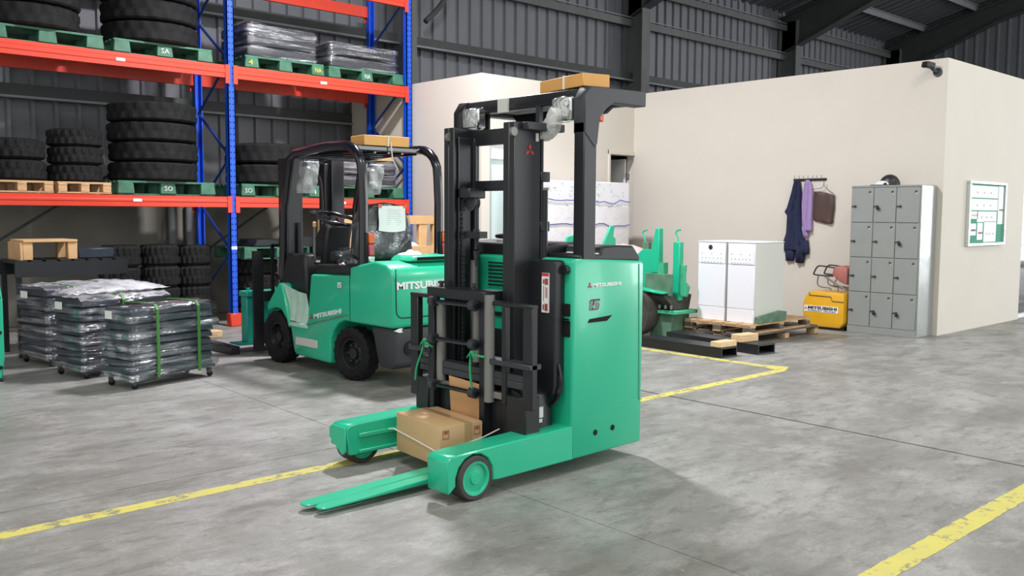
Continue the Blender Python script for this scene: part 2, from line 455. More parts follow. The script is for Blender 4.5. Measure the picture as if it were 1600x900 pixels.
# roof sheet rising from the eave
SL = .255
zr = lambda y: 6.42 + (BY - y) * SL
g = G(); corrugate(g, lambda a, d, t: (-4 + a, BY + .3 - t * 11.3, zr(BY + .3 - t * 11.3) + .18 - d), 31, .33, .05)
struct('ceiling', g, 'roof', smooth=False)
# girts on the back wall; shaded webs and lit lips put into the colours
for z in (2.87, 4.25, 5.52, 6.25):
    struct('trim_4', G().box(-4, 27, 12.56, 12.60, z, z + .15 if z < 5 else z + .02), 'frame' if z < 5 else 'girt', smooth=False)
    struct('trim_4', G().box(-4, 27, 12.50, 12.60, z - .028, z) if z < 5 else G().box(-4, 27, 12.56, 12.60, z - .17, z - .03), 'girt' if z < 5 else 'column', smooth=False)
# portal columns, with rafters on top
def column(x, w=.26):
    g = G()
    g.box(x - w / 2, x + w / 2, 12.23, 12.26, 0, 6.3); g.box(x - w / 2, x + w / 2, 12.70, 12.74, 0, 6.3); g.box(x - .012, x + .012, 12.26, 12.70, 0, 6.3)
    return struct('column', g, 'column', smooth=False)
def rafter(x, w=.26):
    g = G()
    y0, y1 = 12.74, 2.2
    bot = lambda y: zr(y) - .50 - max(0, (y - 9.6)) * .14
    for yy, dep in ((0, 0),):
        ys = [y0 - (y0 - y1) * i / 10 for i in range(11)]
        top = [(y, zr(y) - .06) for y in ys]; bt = [(y, bot(y)) for y in ys]
        g.prism(bt + top[::-1], 'x', x - .012, x + .012)
        g.prism([(y, z - .025) for y, z in bt] + bt[::-1], 'x', x - w / 2, x + w / 2)
        g.prism(top + [(y, z + .025) for y, z in top[::-1]], 'x', x - w / 2, x + w / 2)
    return struct('rafter', g, 'frame', smooth=False)
for x in (9.05, 15.05, 21.05, 26.8):
    column(x); rafter(x)
for i, y in enumerate((11.6, 10.2, 8.8, 7.4, 6.0, 4.6, 3.2)):
    g = G(); z = zr(y) - .02
    g.prism([(y, z), (y, z + .16), (y - .07, z + .16), (y - .07, z + .14), (y - .015, z + .14), (y - .015, z)], 'x', -4, 27)
    struct('purlin', g, 'girt', smooth=False)
# bent brace from column to wall above the rack end
g = G(); g.tube(bez([(9.9, 12.35, 5.6), (9.85, 12.35, 5.05), (9.45, 12.35, 4.62)]), .05)
struct('wall_brace', g, 'frame')
# small wall pipes low behind the rack
for x in (5.16, 5.40):
    g = G(); g.tube([(x, 12.47, 0), (x, 12.47, 1.55)], .055, 10); struct('wall_pipe', g, 'girt')

# ------------------------------------------------------------------ office block
OH = 3.33; AX = 8.13; AY = 9.40; BX = 11.31; CY = 4.60
g = G(); g.box(AX, AX + .15, AY + .15, 12.55, 0, OH); struct('wall_office_end', g, 'cream', smooth=False)
g = G()
g.box(AX, 8.28, AY, AY + .15, 0, OH); g.box(8.28, 9.05, AY, AY + .15, 2.50, OH); g.box(9.05, 10.74, AY, AY + .15, 0, OH)
g.box(10.74, 11.34, AY, AY + .15, 2.38, OH); g.box(11.34, BX + .15, AY, AY + .15, 0, OH)
struct('wall_office_front', g, 'cream', smooth=False)
g = G(); g.box(BX, BX + .15, CY + .15, AY, 0, OH); struct('wall_office_inner', g, 'cream', smooth=False)
g = G(); g.box(BX, 14.05, CY, CY + .15, 0, OH); g.box(14.05, 16.0, CY, CY + .15, 2.4, OH); g.box(16.0, 19, CY, CY + .15, 0, OH)
struct('wall_office_side', g, 'cream', smooth=False)
g = G(); g.box(AX + .15, 26, AY + .15, 12.5, OH - .08, OH - .01); g.box(BX + .15, 19, CY + .15, AY + .15, OH - .08, OH - .01)
struct('ceiling_office', g, 'plaster', smooth=False)
# frosted glass door
d = struct('door_1', G().box(8.31, 9.02, AY + .10, AY + .12, 0.02, 2.20), 'glass', smooth=False)
obj('transom_panel', G().box(8.31, 9.02, AY + .09, AY + .125, 2.24, 2.46), 'white', d)
f = G(); f.box(8.28, 8.315, AY + .03, AY + .14, 0, 2.5); f.box(9.015, 9.05, AY + .03, AY + .14, 0, 2.5); f.box(8.315, 9.015, AY + .03, AY + .14, 2.46, 2.5); f.box(8.315, 9.015, AY + .06, AY + .135, 2.20, 2.24)
obj('door_frame', f, 'white', d, bev=.004)
# doorway with dark interior and a half-open leaf
d = struct('door_2', G().box(11.285, 11.325, AY + .16, AY + .75, 0.01, 2.33), 'white', bev=.004)
f = G(); f.box(10.70, 10.745, AY - .02, AY + .16, 0, 2.44); f.box(11.335, 11.40, AY - .02, AY + .16, 0, 2.44); f.box(10.70, 11.40, AY - .025, AY + .16, 2.375, 2.44)
obj('door_frame', f, 'cream', d, bev=.004)
obj('hinge', G().box(11.29, 11.335, AY + .10, AY + .14, 2.02, 2.10), 'steel', d)
# glazed door in the side wall
d = struct('door_3', G().box(14.10, 15.95, CY + .08, CY + .10, .06, 2.34), 'darkglass', smooth=False)
f = G(); f.box(14.05, 14.10, CY + .04, CY + .13, 0, 2.4); f.box(15.95, 16.0, CY + .04, CY + .13, 0, 2.4); f.box(14.1, 15.95, CY + .04, CY + .13, 2.34, 2.4); f.box(14.1, 15.95, CY + .04, CY + .13, 0, .06); f.box(14.1, 15.95, CY + .05, CY + .12, 1.0, 1.05)
obj('door_frame', f, 'white', d, bev=.004)

# ------------------------------------------------------------------ pallet rack
RF, RR = 10.95, 11.90
rack = thing('pallet_rack', 'blue and orange steel pallet rack loaded with tyres on two shelf levels', 'rack', (5.30, RF, 0))
ux = (2.50, 5.30, 8.05)
for x in ux:
    for y in (RF, RR):
        g = G()
        w, dp, t = .095, .085, .012
        sgn = 1 if y == RF else -1
        g.box(x - w / 2, x + w / 2, y - dp / 2, y - dp / 2 + t, 0.01, 4.75) if sgn > 0 else g.box(x - w / 2, x + w / 2, y + dp / 2 - t, y + dp / 2, 0.01, 4.75)
        g.box(x - w / 2, x - w / 2 + t, y - dp / 2, y + dp / 2, 0.01, 4.75); g.box(x + w / 2 - t, x + w / 2, y - dp / 2, y + dp / 2, 0.01, 4.75)
        u = obj('upright', g, 'blue', rack, smooth=False)
        if y == RF:
            g = G()
            for i in range(60):
                z = .25 + i * .075
                for s_ in (-1, 1):
                    g.obox((x + s_ * .022, y - dp / 2 - .0005, z), (.013, .002, .022), 0, s_ * .25)
            h = obj('slot_holes', g, 'hole', u, smooth=False); h['kind'] = 'stuff'
        obj('foot_guard', G().prism([(x - .075, y - .065), (x + .075, y - .065), (x + .075, y + .06), (x - .075, y + .06)], 'z', 0, .17), 'orange_beam', rack, bev=.012)
    zs = [.35, .95, 1.55, 2.15, 2.75, 3.35, 3.95, 4.55]
    for i in range(len(zs) - 1):
        a, b = (RF + .03, RR - .03) if i % 2 else (RR - .03, RF + .03)
        obj('brace', G().tube([(x, a, zs[i]), (x, b, zs[i + 1])], .018, 6), 'blue_shaded', rack)
for i, (x0, x1) in enumerate(zip(ux, ux[1:])):
    for lv, (z0, z1) in enumerate(((1.515, 1.645), (3.12, 3.275), (4.40, 4.56))):
        for y in (RF, RR):
            s_ = -1 if y == RF else 1
            yo = y + s_ * .02
            g = G()
            prof = [(yo + s_ * .025, z0), (yo + s_ * .025, z0 + .05), (yo + s_ * .032, z0 + .06), (yo + s_ * .032, z1 - .05), (yo + s_ * .025, z1 - .04), (yo + s_ * .025, z1), (yo - s_ * .025, z1), (yo - s_ * .025, z0)]
            g.prism(prof, 'x', x0 + .05, x1 - .05)
            b = obj('beam', g, 'orange_beam', rack, smooth=False)
            for xx in (x0 + .052, x1 - .052):
                obj('beam_connector', G().box(xx - .028, xx + .028, y + s_ * .046, y + s_ * .058, z0 - .07, z1 + .005), 'orange_beam', b, smooth=False)
            if y == RF and lv < 2:
                xm = {(0, 0): 4.10, (1, 0): 6.9, (0, 1): 3.95, (1, 1): 6.62}[(i, lv)]
                obj('load_label', G().box(xm - .05, xm + .05, y - .054, y - .0535, z0 + .055, z0 + .09), 'sticker', b, smooth=False)
    obj('panel_brace', G().tube([(x0 + .05, RR + .06, .9), (x1 - .05, RR + .06, 2.6)], .02, 6), 'frame', rack)
obj('identification_sticker', G().box(5.262, 5.338, RF - .0455, RF - .0425, .98, 1.02), 'sticker', rack, smooth=False)

# ------------------------------------------------------------------ tyres
def tyre_geo(R, ri, w, lugs=22, depth=.014, ax='z', g=None, c=(0, 0, 0)):
    g = g or G(); seg = lugs * 4
    prof = [(ri, -.36), (ri + (R - ri) * .2, -.46), (ri + (R - ri) * .6, -.5), (R - .02, -.44), (R, -.36), (R, -.12), (R, -.04), (R, .04), (R, .12), (R, .36), (R - .02, .44), (ri + (R - ri) * .6, .5), (ri + (R - ri) * .2, .46), (ri, .36)]
    rings = []
    for k in range(seg):
        a = 2 * math.pi * k / seg; ring = []
        for i, (r, h) in enumerate(prof):
            if i in (4, 5): r -= depth if (k % 4) >= 2 else 0
            elif i in (8, 9): r -= depth if ((k + 2) % 4) >= 2 else 0
            elif i in (6, 7): r -= depth * .7
            elif i in (3, 10): r -= (depth * .8 if ((k + (0 if i == 3 else 2)) % 4) >= 2 else 0)
            x, y, z = r * math.cos(a), r * math.sin(a), h * w
            p = {'z': (x, y, z), 'x': (z, x, y), 'y': (x, z, y)}[ax]
            ring.append(g.bm.verts.new(Vector(p) + Vector(c)))
        rings.append(ring)
    n = len(prof)
    for k in range(seg):
        A, B = rings[k], rings[(k + 1) % seg]
        for i in range(n): g.bm.faces.new((A[i], A[(i + 1) % n], B[(i + 1) % n], B[i]))
    return g
ORD = ('lowest', 'second', 'third', 'fourth')
TM = {}
def tyre_stack(x, y, z, R, w, n, desc, group, ri=.55):
    for k in range(n):
        key = (R, w)
        if key not in TM:
            o = obj('tyre', tyre_geo(R, R * ri, w * .99), 'rubber', None, angle=25)
            TM[key] = o.data
        else:
            o = bpy.data.objects.new('tyre', TM[key]); COL.objects.link(o)
        o.location = (x + random.uniform(-.012, .012), y + random.uniform(-.01, .01), z + w * (k + .5)); o.rotation_euler = (0, 0, random.uniform(0, 6))
        pos = 'topmost' if (k == n - 1 and n > 1) else ORD[k] if k == 0 else ORD[k] + ' up'
        tag(o, 'black tyre, %s of the %s' % (pos, desc), 'tyre', group)

# pallets: origin at the floor centre of the pallet
def wood_pallet(loc, lx, ly, h, label, group, m='wood', nb=5, mblock='wood', rz=0):
    t = thing('wooden_pallet', label, 'pallet', loc, rz, group)
    for i in range(nb):
        y = -ly / 2 + (ly / nb) * (i + .5)
        obj('deck_board', G().box(-lx / 2, lx / 2, y - ly / nb * .42, y + ly / nb * .42, h - .02, h), m, t, local=True, smooth=False)
    for x in (-lx / 2 + .05, 0, lx / 2 - .05):
        obj('stringer', G().box(x - .045, x + .045, -ly / 2, ly / 2, h - .038, h - .02), m, t, local=True, smooth=False)
        for y in (-ly / 2 + .06, 0, ly / 2 - .06):
            obj('block', G().box(x - .045, x + .045, y - .055, y + .055, .016, h - .038), mblock, t, local=True, smooth=False)
    for y in (-ly / 2 + .06, 0, ly / 2 - .06):
        obj('bottom_board', G().box(-lx / 2, lx / 2, y - .05, y + .05, 0, .016), m, t, local=True, smooth=False)
    return t
def green_pallet(loc, lx, ly, h, label, marks=(), group='green pallets on the rack'):
    t = thing('green_pallet', label, 'pallet', loc, 0, group)
    n = 7
    for i in range(n):
        y = -ly / 2 + (ly / n) * (i + .5)
        obj('deck_board', G().box(-lx / 2, lx / 2, y - ly / n * .42, y + ly / n * .42, h - .022, h), 'pgreen', t, local=True, smooth=False)
    for x in (-lx / 2 + .09, 0, lx / 2 - .09):
        for y in (-ly / 2 + .07, 0, ly / 2 - .07):
            obj('block', G().poly([(x + a * .10, y + b * .07, .014) for a, b in ((-1, -1), (1, -1), (1, 1), (-1, 1))], [(x + a * .085, y + b * .065, h - .022) for a, b in ((-1, -1), (1, -1), (1, 1), (-1, 1))]), 'pgreen', t, local=True, bev=.006)
    for y in (-ly / 2 + .07, 0, ly / 2 - .07):
        obj('bottom_skid', G().box(-lx / 2, lx / 2, y - .05, y + .05, 0, .014), 'pgreen', t, local=True, smooth=False)
    WMs = WM[t.name]; inv = WMs.inverted()
    for k, s_, m in marks:
        x = (-lx / 2 + .09, 0, lx / 2 - .09)[k]
        o = inv @ Vector((x - .05, -ly / 2 - .004, .05))
        text('stencil_mark', s_, o, (1, 0, 0), (0, 0, 1), .10 if len(s_) > 1 else .06, .06, m, t, bold=.01)
    return t
PY = 11.42; PD = .90; L1, L2 = 1.651, 3.281
wood_pallet((2.89, PY, L1 + .004), .64, PD, .13, 'wooden pallet on the lower orange beam, under the short tyre stack that shows in part', 'wooden pallets on the rack')
wood_pallet((3.545, PY, L1 + .004), .58, PD, .13, 'narrow wooden pallet on the lower orange beam, under a stack of three small tyres', 'wooden pallets on the rack')
M['ymark'] = mat('yellow_mark', (0.62, 0.55, 0.05), .6); M['wmark'] = mat('white_mark', (0.55, 0.62, 0.58), .6)
gp = 'green pallets on the rack'
green_pallet((4.50, PY, L1), 1.18, PD, .165, 'green pallet under the tall stack of four big tyres on the lower shelf', [(1, 'SO', 'wmark')])
green_pallet((6.03, PY, L1), 1.16, PD, .165, 'green pallet under two big tyres on the lower shelf beside the blue post', [(0, 'SO', 'wmark'), (2, '4', 'wmark')])
green_pallet((7.38, PY, L1), 1.22, PD, .165, 'green pallet under a grey film bundle on the lower shelf behind the forklift roof')
green_pallet((3.20, PY, L2), 1.18, PD, .165, 'green pallet on the upper shelf at the end farther from the blue post')
green_pallet((4.50, PY, L2), 1.18, PD, .165, 'green pallet under big tyres on the upper shelf, next to the blue middle post', [(1, 'SA', 'wmark')])
green_pallet((6.10, PY, L2), 1.14, PD, .165, 'green pallet with yellow marks under the taller film-wrapped stack on the upper shelf', [(0, '4', 'ymark'), (2, 'NA', 'ymark')])
green_pallet((7.37, PY, L2), 1.24, PD, .165, 'green pallet under the lower film-wrapped stack on the upper shelf', [(1, 'NA', 'wmark')])
tg = 'tyres on the pallet rack'
tyre_stack(2.92, 11.40, L1 + .134, .335, .235, 2, 'low stack on the wooden pallet ending the lower shelf', tg)
tyre_stack(3.58, 11.40, L1 + .134, .30, .205, 3, 'three-tyre stack on the narrow wooden pallet', tg)
tyre_stack(4.50, 11.40, L1 + .165, .52, .237, 4, 'four-tyre stack on the lower-shelf green pallet', tg)
tyre_stack(6.02, 11.42, L1 + .165, .53, .27, 2, 'two big tyres on the lower shelf beside the blue post', tg)
tyre_stack(3.13, 11.42, L2 + .165, .54, .26, 3, 'upper-shelf stack farther from the blue post', tg)
tyre_stack(4.50, 11.42, L2 + .165, .56, .25, 3, 'upper-shelf stack beside the blue middle post', tg)
fg = 'tyres stacked on the floor under the rack'
tyre_stack(4.02, 11.33, 0, .24, .262, 4, 'floor stack closest to the wrapped trolleys', fg)
tyre_stack(4.505, 11.33, 0, .238, .262, 4, 'middle four-tyre floor stack under the rack', fg)
tyre_stack(4.985, 11.43, 0, .235, .258, 4, 'four-tyre floor stack just behind the blue post foot', fg)
tyre_stack(5.83, 11.40, 0, .30, .21, 4, 'floor stack under the small green pallet', fg)
green_pallet((6.02, 11.42, .842), 1.1, PD, .16, 'green pallet lying on the floor tyres under the rack, black item on top', group=gp)
g = G(); g.prism([(5.62, 1.005), (5.66, 1.10), (5.98, 1.10), (6.02, 1.005)], 'y', 11.0, 11.5)
tag(obj('battery_case', g, 'black', bev=.012), 'small black case on the green pallet on the floor tyres', 'case')

# ------------------------------------------------------------------ film-wrapped goods
def film_shell(cx, cy, lx, ly, z0, z1, rz=0, layers=8, amp=.012, rows=40, n=56, sag=.0, seed=1, lean=0.0):
    rnd = random.Random(seed); g = G(); rings = []
    base = [(math.cos(2 * math.pi * k / n), math.sin(2 * math.pi * k / n)) for k in range(n)]
    sup = []
    for c, s_ in base:
        m_ = 1 / max(abs(c), abs(s_)); k = .82
        d = m_ * k + 1.0 * (1 - k) * m_ ** .3
        d = min(m_, d * 1.06)
        sup.append((c * d, s_ * d))
    ph = [rnd.uniform(0, 6) for _ in range(6)]
    def P(px, py, z): return Vector((cx + px * math.cos(rz) - py * math.sin(rz), cy + px * math.sin(rz) + py * math.cos(rz), z))
    for i in range(rows + 1):
        t = i / rows; ring = []
        rid = abs(math.sin(math.pi * t * layers)) ** .6
        for k, (sx, sy) in enumerate(sup):
            o = amp * (rid - .6) + rnd.uniform(-.35, .35) * amp + amp * .5 * math.sin(k * .7 + ph[0] + t * 9)
            ring.append(g.bm.verts.new(P(sx * (lx / 2 + o) + lean * t, sy * (ly / 2 + o), z0 + (z1 - z0) * t)))
        rings.append(ring)
    for f_ in (.93, .7, .4, .12):
        rings.append([g.bm.verts.new(P(sx * lx / 2 * f_ + lean, sy * ly / 2 * f_, z1 + .012 + rnd.uniform(-.008, .012))) for sx, sy in sup])
    for A, B in zip(rings, rings[1:]):
        for k in range(n): g.bm.faces.new((A[k], A[(k + 1) % n], B[(k + 1) % n], B[k]))
    g.bm.faces.new(rings[-1])
    return g

def trolley(loc, rz, lx, ly, h, label, seed, nlay=9, casters=True, strapx=(.28, .76)):
    t = thing('wrapped_trolley', label, 'trolley', loc, rz, 'film-wrapped trolleys')
    zb = .09
    obj('deck', G().box(-lx / 2 + .01, lx / 2 - .01, -ly / 2 + .01, ly / 2 - .01, zb, zb + .025), 'black', t, local=True, bev=.004)
    lh = (h - zb - .04) / nlay; rnd = random.Random(seed)
    for i in range(nlay):
        z = zb + .03 + i * lh; ox = rnd.uniform(-.008, .008); oy = rnd.uniform(-.006, .006)
        g = G(); a, b = lx / 2 - .02, ly / 2 - .02
        g.poly([(ox + p * a, oy + q * b, z) for p, q in ((-1, -1), (1, -1), (1, 1), (-1, 1))], [(ox + p * (a - .012), oy + q * (b - .012), z + lh * .86) for p, q in ((-1, -1), (1, -1), (1, 1), (-1, 1))])
        obj('panel', g, 'slate', t, local=True, bev=.006)
    obj('stretch_film', film_shell(0, 0, lx + .012, ly + .012, zb - .045, h - .01, 0, nlay, .011, 54, 72, seed=seed), 'film', t, local=True, angle=180)
    if seed > 3:
        rr = random.Random(seed + 40)
        g = G(); g.grid(lambda u, v: (-lx / 2 - .01 + u * (lx + .02), -ly / 2 - .012 + v * (ly + .02), h + .006 + rr.uniform(0, .02) - .03 * (max(0, .06 - v) / .06)), 18, 10)
        obj('creased_top_film', g, 'filmtop', t, local=True, angle=180)
    for q in strapx:
        x = -lx / 2 + lx * q
        pts = [(x, -ly / 2 - .02, zb - .01), (x, -ly / 2 - .022, h * .5), (x, -ly / 2 - .02, h - .03), (x, -ly / 2 + .01, h + .012), (x, 0, h + .018), (x, ly / 2 - .01, h + .012), (x, ly / 2 + .02, h - .03), (x, ly / 2 + .02, zb)]
        g = G(); w = .014
        for a, b in zip(pts, pts[1:]):
            a, b = Vector(a), Vector(b); nrm = Vector((1, 0, 0)).cross(b - a).normalized() * .003
            W = Vector((w, 0, 0))
            g.poly([a - W - nrm, a + W - nrm, a + W + nrm, a - W + nrm], [b - W - nrm, b + W - nrm, b + W + nrm, b - W + nrm])
        obj('green_strap', g, 'gstrap', t, local=True, smooth=False)
    obj('paper_tag', G().box(-lx / 2 - .026, -lx / 2 - .024, ly * .02, ly * .24, h - .10, h - .035), 'sticker', t, local=True, smooth=False)
    if casters:
        for sx in (-1, 1):
            for sy in (-1, 1):
                x, y = sx * (lx / 2 - .05), sy * (ly / 2 - .05)
                c = obj('caster', G().box(x - .014, x + .014, y - .016, y + .016, .03, zb), 'dark', t, local=True)
                obj('caster_wheel', G().lathe([(.004, -.009), (.026, -.009), (.028, 0), (.026, .009), (.004, .009)], (x + .008, y, .028), 'y', 16), 'rubber', c, local=True)
    return t
trolley((3.085, 7.77, 0), .255, .85, .41, .675, 'film-wrapped trolley on casters with two green straps, foremost of the three on bare floor', 3)
trolley((2.95, 8.55, 0), .23, .86, .50, .70, 'film-wrapped trolley of black panels, middle one of the three', 5, strapx=(.45,))
trolley((2.97, 9.45, 0), .20, .96, .58, .735, 'film-wrapped trolley standing rearmost of the three, in front of the black slatted table', 8)
# slack heap of film on the middle trolley
rnd = random.Random(11)
g = G(); g.grid(lambda u, v: (2.52 + u * .98, 8.32 + v * .42 + u * .24, .724 + .085 * math.sin(u * 3.1) * math.sin(v * 3.1) + rnd.uniform(0, .022)), 26, 12)
o = obj('loose_film', g, 'filmtop', angle=180); o.modifiers.new('s', 'SOLIDIFY').thickness = .003
tag(o, 'loose crumpled clear film lying on top of the middle wrapped trolley', 'film')

def wrapped_stack(loc, lx, ly, h, n, label, seed, lean=0):
    t = thing('wrapped_bundle', label, 'bundle', loc, 0, 'film-wrapped stacks on the rack')
    lh = h / n
    for i in range(n):
        g = G(); g.box(-lx / 2 + .02 + lean * i / n, lx / 2 - .02 + lean * i / n, -ly / 2 + .02, ly / 2 - .02, i * lh + .005, (i + 1) * lh - .012)
        obj('carton_layer', g, 'dark', t, local=True, bev=.03, seg=2)
    obj('stretch_film', film_shell(0, 0, lx + .01, ly + .01, .0, h, 0, n, .016, 30, 60, seed=seed, lean=lean), 'film', t, local=True, angle=180)
    return t
wrapped_stack((6.08, 11.40, L2 + .167), 1.04, .80, .43, 3, 'taller grey film-wrapped stack on the upper shelf beside the middle blue post', 21)
wrapped_stack((7.35, 11.40, L2 + .167), 1.16, .80, .33, 2, 'lower sagging film-wrapped stack on the upper shelf beside the end blue post', 22)
wrapped_stack((7.38, 11.40, L1 + .167), 1.06, .80, .34, 2, 'grey film-wrapped bundle on the lower shelf behind the forklift roof', 23)
g = G()
for k, (x0, x1, dz) in enumerate(((6.85, 7.35, 0), (7.0, 7.75, .0))):
    g = G(); g.box(x0 if k == 0 else 7.38, 7.36 if k == 0 else 7.86, 11.05, 11.7, L1 + .548, L1 + .63 + .02 * k)
    tag(obj('flat_carton', g, 'card', bev=.006), ('flat brown carton lying on the grey film bundle, end nearer the middle post' if k == 0 else 'flat brown carton lying on the grey film bundle, end nearer the office'), 'carton')

# black slatted table with wooden crate behind the trolleys
t = thing('slatted_table', 'black slatted metal table standing behind the wrapped trolleys', 'table', (3.0, 10.15, 0))
for i in range(8):
    x = 2.52 + i * .135
    obj('slat', G().box(x, x + .10, 9.86, 10.42, .93, .965), 'black', t, smooth=False)
obj('apron', G().box(2.50, 3.58, 9.84, 9.87, .80, .95), 'black', t, smooth=False)
obj('apron', G().box(2.50, 3.58, 10.41, 10.44, .80, .95), 'black', t, smooth=False)
for x in (2.52, 3.53):
    for y in (9.87, 10.40): obj('leg', G().box(x, x + .045, y, y + .045, 0, .93), 'black', t, smooth=False)
t = thing('wooden_crate', 'open orange timber crate standing on the black slatted table', 'crate', (2.85, 10.15, .965))
for x in (2.60, 3.02):
    obj('post', G().box(x, x + .09, 9.93, 10.02, .965, 1.14), 'wood_crate', t, bev=.004); obj('post', G().box(x, x + .09, 10.28, 10.37, .965, 1.14), 'wood_crate', t, bev=.004)
obj('top_board', G().box(2.60, 3.11, 9.915, 10.385, 1.14, 1.165), 'wood_crate', t, bev=.004)
obj('side_board', G().box(2.575, 2.598, 9.93, 10.37, .965, 1.14), 'wood_crate', t)
g = G(); g.box(3.14, 3.50, 10.0, 10.35, .965, 1.07); tag(obj('black_carton', g, 'slate', bev=.01), 'low black carton on the slatted table beside the timber crate', 'carton')
# slice of a green machine at the picture edge
t = thing('green_panel_machine', 'bright green upright steel panel with dark bolt heads beyond the wrapped trolleys', 'machine', (2.05, 8.65, 0))
g = G(); g.prism([(1.80, .02), (2.062, .02), (2.085, .2), (2.085, .7), (2.06, .9), (2.02, .97), (1.80, .98)], 'y', 8.62, 8.70); obj('panel', g, 'green', t, bev=.01)
for z in (.12, .42, .72): obj('bolt', G().lathe([(.001, 0), (.016, 0), (.016, .012), (.001, .012)], (2.05, 8.605, z), 'y', 8), 'hole', t)
obj('foot', G().box(1.85, 2.06, 8.60, 8.75, 0, .02), 'black', t)

# ------------------------------------------------------------------ counterbalance forklift
fk = thing('counterbalance_forklift', 'green and black electric counterbalance forklift parked in front of the rack', 'forklift', (4.78, 7.0, 0))
X0, X1 = 4.28, 5.26
prof = [(7.63, .16), (7.60, .125), (6.99, .115), (6.985, .24)] + [(6.71 + .29 * math.cos(math.radians(a)), .235 + .29 * math.sin(math.radians(a))) for a in (20, 40, 60, 80)] + \
       [(6.6, .515), (6.05, .515), (6.03, .55), (6.03, .90), (6.06, .98), (6.13, 1.03), (6.3, 1.055), (6.55, 1.01), (6.665, .985), (6.665, .915), (7.31, .895), (7.385, .43), (7.70, .415), (7.665, .30)]
g = G(); g.prism(prof, 'x', X0, X1)
obj('body', g, 'green', fk, bev=.022, seg=2, angle=50)
# front fenders
for xa, xb in ((X0, X0 + .30), (X1 - .30, X1)):
    g = G(); g.prism([(7.70, .415), (7.84, .77), (7.90, .785), (8.13, .56), (8.13, .50), (7.97, .54), (7.86, .53), (7.76, .44), (7.72, .36)], 'x', xa, xb)
    obj('front_fender', g, 'green', fk, bev=.012)
g = G()
g.grid(lambda u, v: (X0 + .005 + .02 * math.sin(v * 3) + .004 * math.sin(u * 19 + v * 5), 7.39 + u * (.31 + .13 * v), .425 + .02 * u + v * ((.285 + .06 * u * u))), 14, 10)
o = obj('step_film', g, 'stepfilm', fk, angle=180)
g = G(); g.box(X0 - .006, X0 + .05, 7.37, 7.71, .385, .43); obj('step_film_fold', g, 'stepfilm', fk, bev=.012)
obj('cabin_floor', G().box(X0 + .06, X1 - .06, 7.36, 8.05, .415, .45), 'black', fk)
g = G(); g.prism([(7.56, .44), (7.56, .90), (7.60, 1.06), (7.92, 1.06), (8.06, .75), (8.02, .5)], 'x', X0 + .10, X1 - .10); obj('cowl', g, 'black', fk, bev=.02)
g = G(); g.box(X0 + .06, X1 - .06, 6.67, 7.32, .90, .985); obj('seat_deck', g, 'black', fk, bev=.02, seg=2)
obj('counterweight', G().prism([(6.06, .20), (6.045, .40), (6.045, .512), (6.40, .512), (6.36, .40), (6.30, .20), (6.24, .17), (6.12, .17)], 'x', X0 + .03, X1 - .03), 'dark2', fk, bev=.03, seg=2)
obj('tow_pin_hole', G().lathe([(.002, 0), (.045, 0), (.06, .0), (.06, .012), (.045, .012), (.04, .004), (.002, .004)], (4.46, 6.034, .345), 'y', 20), 'hole', fk)
g = G(); g.prism([(4.30, .497), (4.35, .515), (4.385, .515), (4.37, .497), (4.385, .483), (4.35, .48)], 'y', 6.040, 6.050); obj('white_arrow', g, 'sticker', fk, smooth=False)
# rear cover seam, raised rim line and vent
g = G(); g.tube([(4.305, 6.026, 1.0), (4.31, 6.026, .66)] + [(4.31 + .06 * (1 - math.cos(a)), 6.026, .66 - .06 * math.sin(a)) for a in (.5, 1.0, 1.57)] + [(5.2, 6.026, .60)], .004, 5); obj('cover_seam', g, 'hole', fk)
obj('side_seam', G().tube([(X0 - .0005, 6.66, .985), (X0 - .0005, 6.66, .53)], .003, 5), 'hole', fk)
obj('door_edge', G().prism([(7.385, .435), (6.70, .585), (6.69, .57), (7.385, .42)], 'x', X0 - .004, X0 + .01), 'green_dull', fk)
g = G(); g.prism([(4.52, 1.05), (4.57, 1.095), (4.97, 1.095), (5.02, 1.05)], 'y', 6.13, 6.42); v = obj('hood_vent', g, 'green', fk, bev=.012)
obj('vent_slot', G().box(4.60, 4.95, 6.122, 6.16, 1.058, 1.086), 'hole', v)
obj('tie_down_plate', G().box(X0 - .008, X0 + .004, 7.20, 7.58, .225, .30), 'cabinet_side', fk, bev=.004)
text('maker_name', 'MITSUBISHI', (4.315, 6.0255, .832), (1, 0, 0), (0, 0, 1), .56, .062, 'whitepaper', fk, bold=.04)
text('maker_name', 'MITSUBISHI', (X0 - .003, 7.25, .495), (0, -1, .19), (0, .0, 1), .46, .042, 'whitepaper', fk, bold=.03)
emblem((X0 - .003, 7.30, .505), (0, -1, .19), (0, 0, 1), .06, 'red', fk)
fifteen((X0 - .0012, 6.86, .80), (0, -1, 0), (0, 0, 1), .070, .055, 'green_dull', fk, .001, .25)
fifteen((X0 - .0028, 6.862, .802), (0, -1, 0), (0, 0, 1), .068, .05, 'sticker', fk, .001)
